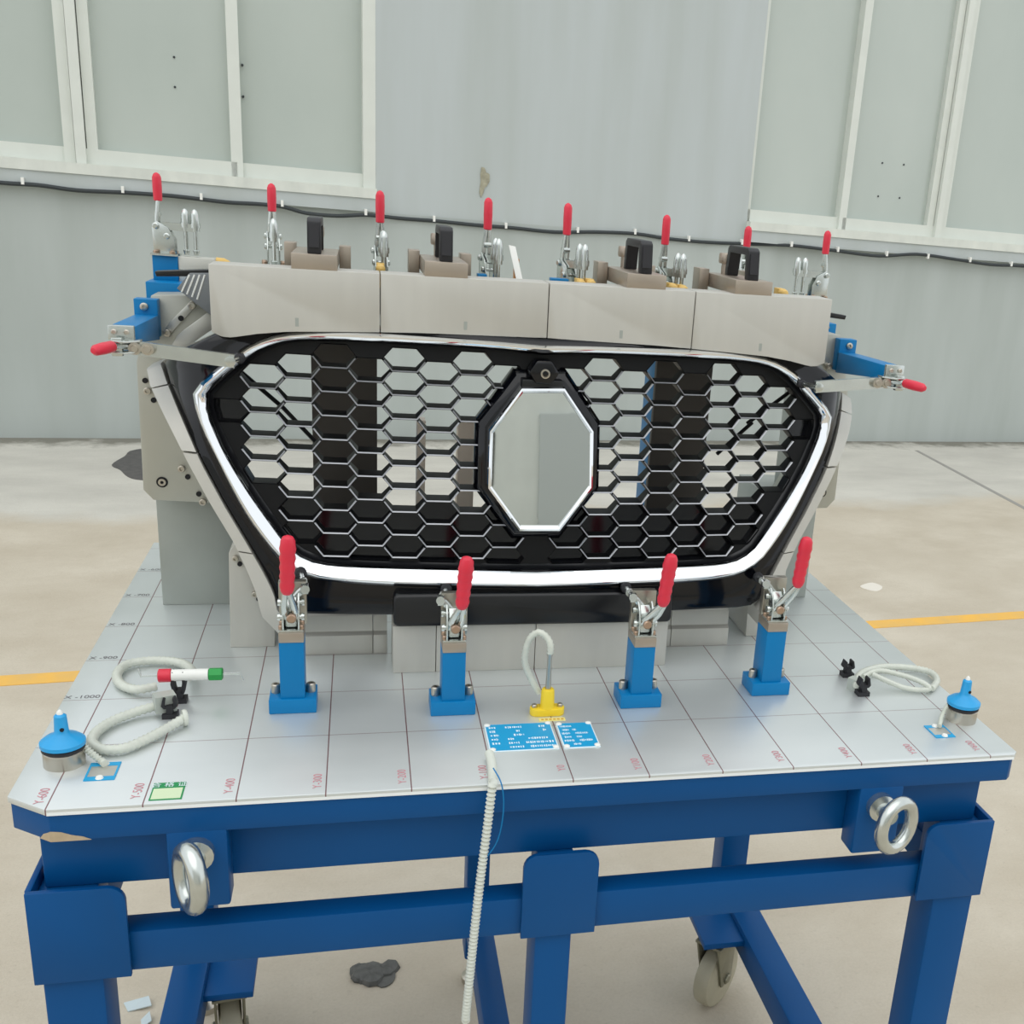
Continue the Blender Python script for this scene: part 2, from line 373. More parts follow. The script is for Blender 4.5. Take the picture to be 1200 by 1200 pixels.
# floor patches: dark tarred repair by the wall, joint, debris
def flat_patch(name, px, m, label, cat, t=0.003, jit=0.0):
    P = [onz(u, v, FL) for u, v in px]
    P = spline(P, 4, True) if jit else P
    mb = MB(); mb.prism([Vector((p.x, p.y, FL)) for p in P], (0,0,t)); return tag(build(name, mb, m), label, cat)
flat_patch('tar_patch', [(131,545),(146,535),(160,527),(230,522),(252,543),(230,566),(168,563),(150,559),(141,551)], mat('dark_tar', (92,90,88), 0.7, 0, 0.3, 30), 'dark grey wet patch on the concrete near the wall foot', 'patch', 0.002, 1)
flat_patch('floor_joint', [(1072,528),(1076,528),(1204,596),(1204,599)], mat('joint_grey', (150,148,142), 0.9), 'thin diagonal joint line in the pale concrete', 'joint', 0.0015)
flat_patch('paint_scuff', [(1008,687),(1022,683),(1034,688),(1028,693),(1016,691)], mat('white_scuff', (222,216,204), 0.9), 'small white scuff mark on the concrete beside the table', 'scuff', 0.0015, 1)
mb = MB()
for k in range(16):
    u = 418+random.random()*40; v = 1134+random.random()*18
    p = onz(u, v, FL); r = 0.006+0.013*random.random()
    mb.lathe(p, (random.uniform(-.3,.3), random.uniform(-.3,.3), 1), [(0,r*1.2),(r*0.45,r),(r*0.7,r*0.4)], 7)
q = [onz(u, v, FL) for u, v in [(410,1136),(425,1130),(450,1131),(463,1140),(460,1152),(447,1158),(432,1150),(415,1152)]]
mb.prism([Vector((p.x,p.y,FL)) for p in spline(q,3,True)], (0,0,0.003))
tag(build('floor_debris', mb, mat('wet_grey_debris', (96,96,92), 0.6, 0, 0.4, 60)), 'crumpled dark grey lump of debris on the floor under the table', 'debris')
for px in ([(145,1176),(175,1174),(178,1182),(150,1186)], [(165,1196),(176,1192),(178,1200),(166,1205)]):
    mb = MB(); P = [onz(u, v, FL) for u, v in px]; 
    mb.prism([P[0], P[1]+Vector((0,0,0.012)), P[2]+Vector((0,0,0.006)), P[3]], (0,0,0.002))
    o = build('plastic_scrap', mb, mat('pale_blue_film', (190,204,208), 0.35))
    tag(o, 'pale blue scrap of plastic film on the floor beside the table leg' if px[0][0] == 145 else 'small white scrap of film lying below the pale blue one', 'scrap')

# ================================================================== TABLE
tb = thing('inspection_table', (0, -0.03, FL), 'blue steel inspection table with scribed aluminium top and casters', 'table')
def top_mat():
    m = bpy.data.materials.new('scribed_aluminium_top'); m.use_nodes = True; nt = m.node_tree; b = nt.nodes['Principled BSDF']; N = nt.nodes.new; Lk = nt.links.new
    b.inputs['Metallic'].default_value = 0.6
    tc = N('ShaderNodeTexCoord'); sp = N('ShaderNodeSeparateXYZ'); Lk(tc.outputs['Object'], sp.inputs[0])
    def mth(op, a, v=None, c=None):
        x = N('ShaderNodeMath'); x.operation = op
        for i, q in enumerate((a, v, c)):
            if q is None: continue
            if isinstance(q, (int, float)): x.inputs[i].default_value = q
            else: Lk(q, x.inputs[i])
        return x.outputs[0]
    lx = mth('LESS_THAN', mth('MULTIPLY', mth('PINGPONG', mth('MULTIPLY', sp.outputs[0], 1/0.085), 0.5), 0.085), 0.00065)
    ly = mth('LESS_THAN', mth('MULTIPLY', mth('PINGPONG', mth('MULTIPLY', mth('ADD', sp.outputs[1], 0.3245-0.03), 1/0.11503), 0.5), 0.11503), 0.0006)
    line = mth('MAXIMUM', lx, mth('MULTIPLY', mth('MULTIPLY', ly, mth('GREATER_THAN', sp.outputs[1], -0.36)), 0.7))
    def noise(sc, st):
        mp = N('ShaderNodeMapping'); mp.inputs['Scale'].default_value = st; Lk(tc.outputs['Object'], mp.inputs[0]); n = N('ShaderNodeTexNoise'); n.inputs['Scale'].default_value = sc; n.inputs['Detail'].default_value = 7; Lk(mp.outputs[0], n.inputs['Vector']); return n.outputs['Fac']
    n1 = noise(5, (1, 2.2, 1))
    mxn = N('ShaderNodeMix'); mxn.data_type = 'RGBA'; Lk(n1, mxn.inputs['Factor']); mxn.inputs['A'].default_value = lin((204,210,210)); mxn.inputs['B'].default_value = lin((224,228,226))
    m2 = N('ShaderNodeMix'); m2.data_type = 'RGBA'; Lk(mth('MULTIPLY', line, 0.85), m2.inputs['Factor']); Lk(mxn.outputs['Result'], m2.inputs['A']); m2.inputs['B'].default_value = lin((112,50,56))
    Lk(m2.outputs['Result'], b.inputs['Base Color'])
    mr = N('ShaderNodeMapRange'); mr.inputs['To Min'].default_value = 0.30; mr.inputs['To Max'].default_value = 0.46; Lk(n1, mr.inputs['Value']); Lk(mr.outputs[0], b.inputs['Roughness'])
    return m
XL, XR, YF, YB = -0.550, 0.550, -0.455, 0.40
outl = [(-0.510,YF),(0.543,YF),(XR,-0.448),(XR,YB),(XL,YB),(XL,-0.425)]
mb = MB(); mb.prism([(x,y,-0.007) for x,y in outl], (0,0,0.007), 0.0012); build('table_top', mb, top_mat(), tb)
mb = MB(); mb.prism([(x,y,-0.036) for x,y in [(-0.508,YF+.002),(0.540,YF+.002),(XR-.002,-0.446),(XR-.002,YB-.002),(XL+.002,YB-.002),(XL+.002,-0.423)]], (0,0,0.029), 0.001); build('top_frame', mb, 'blue_frame', tb)
mb = MB(); mb.prism([(-.509,YF-.0012,-.0062),(.5425,YF-.0012,-.0062),(.5425,YF+.0012,-.0002),(-.509,YF+.0012,-.0002)], (0,.0012,-.0004)); build('polished_edge', mb, mat('polished_aluminium_edge',(240,242,240),.35,.6), tb)  # near-white strip: sky highlight of the front chamfer put into the colour
# chipped corner
mb = MB(); mb.prism([(-.5085,-.4530,-.0250),(-.499,-.4530,-.0262),(-.490,-.4530,-.0300),(-.480,-.4530,-.0325),(-.473,-.4530,-.0362),(-.5085,-.4530,-.0362)], (0,-.0008,0)); build('paint_chip', mb, 'chip', tb)
cd_ = Vector((-.040,.030,0)).normalized(); cn = Vector((-.030,-.040,0)).normalized(); c0 = Vector((-.508,-.453,0))
mb = MB(); mb.prism([c0+cd_*q+Vector((0,0,z)) for q, z in ((0,-.0250),(.004,-.0275),(.009,-.0300),(.014,-.0362),(0,-.0362))], cn*.0008); build('paint_chip', mb, 'chip', tb)
def bxp(name, x0, x1, y0, y1, z0, z1, m='blue_frame', bev=0.003, parent=None):
    mb = MB(); mb.box(x0,x1,y0,y1,z0,z1,bev); return build(name, mb, m, parent or tb)
ZA = -0.110; ZR0, ZR1 = -0.206, -0.158
for y0, y1 in ((-0.42,-0.39),(0.33,0.36)): bxp('apron', -0.528, 0.528, y0, y1, ZA, -0.036)
for x0, x1 in ((-0.528,-0.498),(0.498,0.528)): bxp('apron', x0, x1, -0.39, 0.33, ZA, -0.036)
for x in (-0.2, 0.2): bxp('cross_beam', x-0.02, x+0.02, -0.39, 0.33, -0.09, -0.036)
LEGX = [(-0.535,-0.478),(-0.030,0.013),(0.480,0.537)]
for y0, y1 in ((-0.437,-0.405),(0.335,0.367)): bxp('rail', -0.478, 0.480, y0, y1, ZR0, ZR1)
for x0, x1 in (LEGX[0], LEGX[2]): bxp('rail', x0+0.01, x1-0.01, -0.382, 0.32, ZR0, ZR1)
for x0, x1 in LEGX:
    for y0, y1 in ((-0.437,-0.382),(0.32,0.375)):
        bxp('leg', x0, x1, y0, y1, -0.83, ZA, bev=0.004)
        mb = MB(); c = ((x0+x1)/2, (y0+y1)/2, -0.9); mb.lathe(c, (0,0,1), [(0,0.024),(0.012,0.024),(0.02,0.008),(0.07,0.008)]); build('levelling_foot', mb, 'bolt', tb)
    bxp('base_bar', x0, x1, -0.382, 0.32, -0.765, -0.705, bev=0.004)
def bracket(xa, xb, y, sgn, rl, rr):
    r = 0.016; P = [(xa,-0.207),(xb,-0.207)]
    z1 = -0.099
    def corner(cx, a0): return [(cx+r*math.cos(a0+PI/2*k/5), z1-r+r*math.sin(a0+PI/2*k/5)) for k in range(6)]
    P += corner(xb-r, 0) if rr else [(xb, z1)]
    P += corner(xa+r, PI/2) if rl else [(xa, z1)]
    mb = MB(); mb.prism([(x,y,z) for x,z in P], (0,0.006*sgn,0), 0.0008); build('bracket_plate', mb, 'blue_frame', tb)
for y, sg in ((-0.4445, 1), (0.3825, -1)):
    bracket(-0.540, -0.450, y, sg, False, True); bracket(-0.0475, 0.038, y, sg, True, True); bracket(0.450, 0.542, y, sg, True, False)
for xs in (-0.541, 0.537):
    for y0, y1 in ((-0.4385,-0.36),(0.30,0.3765)): bxp('bracket_plate', xs, xs+0.006, y0, y1, -0.207, -0.099, bev=0.0008)
for x0, x1 in ((-0.407,-0.350),(0.345,0.402)): bxp('lifting_tab', x0, x1, -0.4535, -0.42, -0.124, -0.034, bev=0.003)
def eye(x, rot, zc=-0.058, rx=0.022, tr=0.0092):
    c = Vector((x, -0.50, zc)); ax = Vector((math.cos(rot), math.sin(rot), 0))
    mb = MB(); path = [c + ax*(rx*math.cos(2*PI*k/28)) + Vector((0,0,1))*(0.029*math.sin(2*PI*k/28)) for k in range(28)]
    mb.sweep(path, tr, 12, closed=True)
    mb.lathe((x, -0.4535, zc), (0,-1,0), [(0,0.017),(0.010,0.017),(0.013,0.010),(0.03,0.010)])
    build('lifting_eye', mb, 'zinc', tb)
eye(-0.379, math.radians(-62)); eye(0.372, math.radians(20), -0.058, 0.0245, 0.0080)
def caster(sg, y, ang=0.0):
    def turn(mb):
        bmesh.ops.rotate(mb.bm, verts=mb.bm.verts, cent=(sg*0.445, y, 0), matrix=Matrix.Rotation(math.radians(ang), 3, 'Z')); return mb
    x = sg*0.445; zp = -0.728
    mb = MB(); mb.box(min(sg*0.485,sg*0.40), max(sg*0.485,sg*0.40), y-0.055, y+0.055, zp, zp+0.012, 0.001); cp = build('caster_plate', mb, 'blue_frame', tb)
    mb = MB(); r = 0.064; zc = FL+r
    mb.lathe((x-0.019, y+0.012, zc), (1,0,0), [(0,r*0.78),(0.004,r*0.96),(0.010,r),(0.028,r),(0.034,r*0.96),(0.038,r*0.78)], 32); build('wheel', turn(mb), 'wheel', cp)
    mb = MB()
    for s in (-1, 1):
        xx = x+s*0.023; P = [(xx-0.002,y-0.036,zp-0.018),(xx-0.002,y+0.036,zp-0.018),(xx-0.002,y+0.03,zc-0.012),(xx-0.002,y-0.006,zc-0.012)]
        mb.prism(P, (0.004,0,0), 0.0008)
        mb.lathe((xx-s*0.002, y+0.012, zc), (s,0,0), [(0,0.011),(0.007,0.011),(0.009,0.008)], 6)
    mb.box(x-0.028, x+0.028, y-0.036, y+0.036, zp-0.020, zp-0.014, 0.001); mb.lathe((x, y, zp-0.014), (0,0,1), [(0,0.03),(0.014,0.03)], 20)
    mb.cyl((x-0.025, y+0.012, zc), (x+0.025, y+0.012, zc), 0.006)
    build('fork', turn(mb), 'caster_steel', cp)
for sg in (-1, 1):
    for y in (0.205, -0.27): caster(sg, y, -48 if sg > 0 else 8)
# scribed numbers beside the lines
for i in range(13):
    n_ = (i-6)*100
    textmesh('grid_number', 'Y%d' % n_, 0.0125, 'red_print', ((i-6)*0.085-0.0085, -0.428, 0.0003), PI/2, tb)
for j, n_ in enumerate((-1000, -900, -800, -700, -600)):
    textmesh('grid_number', 'X %d' % n_, 0.0115, 'dark_print', (-0.531, -0.3245+0.11503*(j+1)+0.008, 0.0003), 0, tb)
# stickers and plates on the top
gs = [onz(u, v) for u, v in [(172,933),(215,929),(220,914),(177,917)]]
x0, x1, y0, y1 = gs[0].x+.003, gs[1].x, -0.449, -0.415
st = thing('quality_sticker', ((x0+x1)/2, (y0+y1)/2, 0.0), 'green and cream quality sticker at the front edge of the table top', 'sticker')
mb = MB(); mb.box(x0, x1, y0, y1, 0.0, 0.0006); build('sticker_base', mb, 'green_print', st)
mb = MB(); mb.box(x0+.0015, x1-.0015, y0+.0015, y1-.012, 0.0006, 0.0009); build('cream_panel', mb, 'cream_print', st)
textmesh('sticker_text', '合 格 证', 0.0095, 'white_print', ((x0+x1)/2, y1-.006, 0.0011), 0, st)
def nameplate(x0, x1, y0, y1, rows, label):
    st = thing('name_plate', ((x0+x1)/2, (y0+y1)/2, 0.0), label, 'nameplate')
    mb = MB(); mb.box(x0, x1, y0, y1, 0, 0.0012, 0.0004); build('plate', mb, 'white_print', st)
    mb = MB(); c = .004; q = .0015
    mb.prism([(x0+q+c,y0+q,.0012),(x1-q-c,y0+q,.0012),(x1-q,y0+q+c,.0012),(x1-q,y1-q-c,.0012),(x1-q-c,y1-q,.0012),(x0+q+c,y1-q,.0012),(x0+q,y1-q-c,.0012),(x0+q,y0+q+c,.0012)], (0,0,.0004)); build('blue_field', mb, 'plate_blue', st)
    rnd = random.Random(int(x0*1000)+5)
    mb = MB(); n = len(rows)
    for k, segs in enumerate(rows):
        yy = y1-.010-(y1-y0-.018)*k/(n-1)
        for a, b_ in segs:
            t = a
            while t < b_-0.004:
                wv = rnd.uniform(.012, .028)
                xa = x0+(x1-x0)*t; xb = x0+(x1-x0)*min(t+wv, b_)
                hh = rnd.uniform(.0012,.0026); mb.box(xa, xb, yy-hh, yy+hh, .0016, .0018); t += wv+rnd.uniform(.008,.02)
    tag(build('lettering', mb, 'white_print', st), kind='stuff')
    for xx in (x0+.0035, x1-.0035):
        for yy in (y0+.0035, y1-.0035):
            mb = MB(); mb.lathe((xx,yy,.0012), (0,0,1), [(0,.0036),(.0012,.0036),(.0022,.002)], 12); build('rivet', mb, 'white_plastic', st)
nameplate(-0.082, -0.0035, -0.385, -0.318, [[(.06,.16),(.3,.55),(.8,.9)],[(.06,.14),(.45,.5),(.85,.9)],[(.06,.18),(.4,.55)],[(.06,.16),(.3,.4),(.6,.9)],[(.06,.18),(.3,.45),(.55,.95)],[(.3,.5),(.6,.95)]], 'wide blue nameplate riveted to the table top with rows of white lettering')
nameplate(0.002, 0.0445, -0.385, -0.322, [[(.08,.4)],[(.12,.3),(.4,.5)],[(.08,.3),(.45,.8)],[(.12,.3),(.45,.6)],[(.08,.35),(.5,.85)],[(.3,.5)]], 'narrow blue nameplate riveted to the table top with short white lettering')
# square blue metal frames beside the datum caps
def frame_tag(pxs, label):
    P = [onz(u, v) for u, v in pxs]; x0 = min(p.x for p in P); x1 = max(p.x for p in P); y0 = min(p.y for p in P); y1 = max(p.y for p in P)
    mb = MB(); t = (x1-x0)*0.16
    o_ = [(x0,y0),(x1,y0),(x1,y1),(x0,y1)]; i_ = [(x0+t*.4,y0+t*1.6),(x1-t*.4,y0+t*1.6),(x1-t*.4,y1-t*1.6),(x0+t*.4,y1-t*1.6)]
    for k in range(4): mb.prism([(*o_[k],0),(*o_[(k+1)%4],0),(*i_[(k+1)%4],0),(*i_[k],0)], (0,0,.001))
    st = thing('tag_plate', ((x0+x1)/2,(y0+y1)/2,0), label, 'tag plate'); build('frame', mb, 'plate_blue', st)
    mb = MB(); mb.prism([(*q,0) for q in i_], (0,0,.0006)); build('clear_window', mb, 'alu', st)
    for yy in (y0+t*.8, y1-t*.8):
        mb = MB(); mb.lathe(((x0+x1)/2, yy, .001), (0,0,1), [(0,.004),(.002,.003)], 10); build('rivet', mb, 'white_plastic', st)
frame_tag([(99,915),(134,914),(141,894),(107,895)], 'blue framed tag plate riveted beside the datum cap and quality sticker')
frame_tag([(1096,864),(1119,864),(1106,851),(1083,851)], 'blue framed tag plate riveted beside the datum cap and black clips')

# ================================================================== DATUM CAPS
def datum(x, y, label, tether):
    t = thing('datum_cap', (x, y, 0), label, 'cap')
    mb = MB(); mb.lathe((x,y,0), (0,0,1), [(0,.0195),(.0155,.0195),(.0165,.0185)], 32); build('base_ring', mb, 'bolt', t)
    mb = MB(); mb.lathe((x,y,.0165), (0,0,1), [(0,.019),(.001,.0202),(.0035,.0202),(.0045,.019)], 32); build('rubber_ring', mb, 'rubber', t)
    mb = MB(); mb.lathe((x,y,.021), (0,0,1), [(0,.019),(.001,.0212),(.005,.0212),(.009,.0165),(.013,.0085),(.016,.0068),(.033,.0058),(.035,.0035)], 32); cp = build('cap', mb, 'cyan', t)
    mb = MB(); mb.lathe((x,y,.0555), (0,0,1), [(0,.0032),(.003,.0028),(.005,.001)], 12); build('tip', mb, 'white_plastic', cp)
    mb = MB(); mb.lathe((x+.002,y-.0056,.041), (0,-1,0), [(0,.002),(.0016,.002)], 10); build('cross_hole', mb, 'hole', cp)
datum(-0.5135, -0.362, 'sky blue knobbed datum cap on a steel ring beside the grid number X -1000', None)
datum(0.524, -0.357, 'sky blue knobbed datum cap on a steel ring beside the black clips', None)
def hose(name, pts, r, label, cat, parent=None, ridge=0.12, m='clear', n=10, seg=None):
    P = spline(pts, 14); L = sum((b-a).length for a, b in zip(P, P[1:])); N = seg or int(L/ (r*0.55)); P = resample(P, max(N, 8))
    R = [r*(1+ridge*(1 if i % 2 else -1)) for i in range(len(P))]
    mb = MB(); mb.sweep(P, R, n); o = build(name, mb, m, parent, smooth=60)
    if parent is None: tag(o, label, cat)
    return o
def tp(u, v, z=0.006): p = onz(u, v, z); return Vector((p.x, p.y, z))
hose('coil_tether', [tp(83,860,.012), tp(92,868,.018), tp(104,880,.012), tp(118,891,.005), tp(123,895,.004)], .0032, 'thin white coiled tether leading to the tag plate beside the quality sticker', 'tether', ridge=0.25)
hose('coil_tether', [tp(1123,817,.012), tp(1112,825,.018), tp(1104,838,.01), tp(1101,851,.004)], .0024, 'thin white coiled tether leading to the tag plate beside the black clips', 'tether', ridge=0.25)
# ================================================================== HOSES, CLIPS AND PIN GAUGE
hose('clear_hose', [tp(184,804,.010),tp(160,808,.008),tp(142,802,.007),tp(137,791,.007),tp(146,780,.007),tp(165,775,.007),(tp(190,774,.007)),tp(212,777,.008),tp(224,785,.012),tp(222,793,.02)], .0052, 'looped clear braided hose behind the red and green pin gauge', 'hose')
hose('clear_hose', [tp(184,827,.010),tp(160,834,.008),tp(132,845,.007),tp(113,858,.007),tp(108,870,.007),tp(120,878,.007),tp(145,877,.007),tp(172,866,.007),tp(200,851,.008),tp(215,842,.010)], .0052, 'looped clear braided hose in front of the red and green pin gauge', 'hose')
mb = MB(); e = tp(216,841,.010); mb.lathe(e, (1,.35,0), [(-.002,.0088),(0,.0095),(.0015,.0095),(.003,.0085)], 16); tag(build('hose_collar', mb, 'clear'), 'flared clear collar on the end of the front looped hose', 'collar')
def clip(p, h, label, ang=0.0):
    t = thing('spring_clip', (p.x, p.y, 0), label, 'clip')
    ca, sa = math.cos(ang), math.sin(ang)
    ax = Vector((ca,sa,0)); ay = Vector((-sa,ca,0)); az = Vector((0,0,1)); c = Vector((p.x,p.y,0))
    mb = MB(); mb.obox(c+az*.003, ax, ay, az, .008, .007, .003); mb.obox(c+az*.010, ax, ay, az, .0035, .006, .006); build('foot', mb, 'rubber', t)
    for s in (-1, 1):
        mb = MB(); Q = [c+ax*(s*.0015)+az*.012, c+ax*(s*.006)+az*.012, c+ax*(s*.0085)+az*(h*.6), c+ax*(s*.006)+az*h, c+ax*(s*.0035)+az*(h*.95), c+ax*(s*.005)+az*(h*.62)]
        mb.prism([q-ay*.006 for q in Q], ay*.012, .0008); build('jaw', mb, 'rubber', t)
    return t
clip(tp(211,822,0), .040, 'black spring clip gripping the white pin gauge')
clip(tp(200,840,0), .026, 'black spring clip holding the front looped hose')
clip(tp(992,792,0), .024, 'small black spring clip standing alone on the bare table top')
clip(tp(1010,814,0), .026, 'black spring clip holding the flattened looped hose')
yg = tp(211,822,0).y-.001; zg = .034
def gp(u, v=803): return ony(u, v, yg).x
pg = thing('pin_gauge', (gp(222), yg, zg-.009), 'white pin gauge with a red end and a green end held in a clip', 'gauge')
A = (gp(202), yg, zg); mb = MB(); mb.lathe(A, (1,0,0), [(0,.0068),(gp(245)-gp(202),.0068)], 20); build('barrel', mb, 'white_plastic', pg)
for nm, ua, ub, m_, uc, ud in (('red_sleeve',186,202,'red',186,166),('green_sleeve',245,262,'green',262,282)):
    l = gp(ub)-gp(ua); mb = MB(); mb.lathe((gp(ua),yg,zg), (1,0,0), [(0,.006),(.001,.0078),(l-.001,.0078),(l,.006)], 6 if m_ == 'green' else 20); sl = build(nm, mb, m_, pg)
    mb = MB(); s = 1 if ud > uc else -1
    mb.sweep([(gp(uc),yg,zg),(gp(ud),yg,zg),(gp(ud)+s*.003,yg-s*.003,zg-s*.008)], [.0016,.0016,.0012], 8); build('pin', mb, 'zinc', sl)
# clear plastic sleeve in the front clip
mb = MB(); p = tp(197,828,.012); mb.obox(p+Vector((-.004,.004,.004)), (1,.4,0), (-.4,1,0), (0,0,1), .011, .008, .010); tag(build('hose_sleeve', mb, 'grey_clear'), 'translucent grey sleeve block beside the black clip on the front hose', 'sleeve')
# right loops
hose('clear_hose', [tp(1003,804,.010),tp(1008,790,.012),tp(1030,782,.010),tp(1060,782,.008),tp(1088,787,.006),tp(1098,797,.006),tp(1092,807,.006)], .0045, 'outer looped clear hose beside the black clips', 'hose')
hose('clear_hose', [tp(1012,793,.016),tp(1030,786,.020),tp(1060,792,.016),tp(1083,801,.012),tp(1088,808,.006),tp(1060,806,.006),tp(1022,790,.020)], .0036, 'inner looped clear hose threaded through the black clip', 'hose')
mb = MB(); p = tp(1003,802,.008); mb.obox(p, (.6,-1,0), (1,.6,0), (0,0,1), .010, .006, .008); tag(build('hose_sleeve', mb, 'grey_clear'), 'translucent grey sleeve block between the two black clips', 'sleeve')
# spiral wrapped hose hanging over the front edge
hs_pts = [tp(573,882,.007), tp(576,893,.0075), tp(577,902,.0073), Vector((ony(578,908,-.462).x,-.4625,.003)), ony(577,920,-.469), ony(571,970,-.471), ony(563,1030,-.472), ony(555,1100,-.472), ony(549,1160,-.470), ony(546,1190,-.466), ony(546,1196,-.463)]
hose('spiral_hose', hs_pts, .0043, 'white spiral wrapped hose hanging over the front edge of the table', 'hose', ridge=0.20, m='spiral')
mb = MB(); mb.sweep(spline([ony(578,900,-.458),ony(588,920,-.473),ony(590,950,-.475),ony(583,985,-.474),ony(566,1010,-.474)],6), .0007, 6)
tag(build('blue_thread', mb, 'blue_bright'), 'thin blue thread curling beside the spiral wrapped hose', 'thread')

# ================================================================== YELLOW PROBE STAND
t = thing('probe_stand', (-0.003, -0.293, 0), 'yellow stand with an upright steel probe behind the blue nameplates', 'probe stand')
mb = MB(); cx_, cy_ = -0.0035, -0.292
P = [(cx_+sx_*.0125+.0085*math.cos(a), cy_+.0095*math.sin(a), 0) for sx_, a0 in ((1,-PI/2),(-1,PI/2)) for a in [a0+PI*k/10 for k in range(11)]]
mb.prism(P, (0,0,.009), .001); build('base', mb, 'yellow', t)
mb = MB(); mb.lathe((cx_,cy_,.009), (0,0,1), [(0,.0095),(.004,.0085),(.022,.0078),(.024,.0065)], 20); build('socket', mb, 'yellow', t)
for s in (-1,1):
    mb = MB(); mb.lathe((cx_+s*.0155, cy_, .009), (0,0,1), [(0,.0034),(.003,.0034),(.004,.0026)], 12); build('screw', mb, 'bolt', t)
pt = ony(643,763,cy_).z
mb = MB(); mb.lathe((cx_,cy_,.033), (0,0,1), [(0,.0034),(pt-.04,.0026),(pt-.038,.0038),(pt-.033,.0038)], 14); build('probe', mb, 'bolt', t)
top = Vector((cx_, cy_, pt))
hose('probe_hose', [top-Vector((0,0,.004)), top+Vector((0,0,.008)), ony(640,746,cy_+.004), ony(630,741,cy_+.008), ony(619,752,cy_+.012), ony(615,775,cy_+.014), ony(622,795,cy_+.014), ony(632,812,cy_+.012)], .0040, '', '', t)
mb = MB(); p = [onz(u,v) for u,v in [(630,846),(664,842)]]; mb.box(-0.0155, 0.016, -0.3135, -0.3055, 0, .0005); yl = build('yellow_label', mb, mat('pale_yellow_tape',(232,220,140),.6)); tag(yl, 'narrow pale yellow label strip between the probe stand and nameplates', 'label strip')
mb = MB(); [mb.box(-0.013+.0048*k, -0.0105+.0048*k+.0006, -0.311, -0.308, .0005, .0007) for k in range(6)]; tag(build('lettering', mb, mat('ochre_print',(200,150,60),.6), yl), kind='stuff')

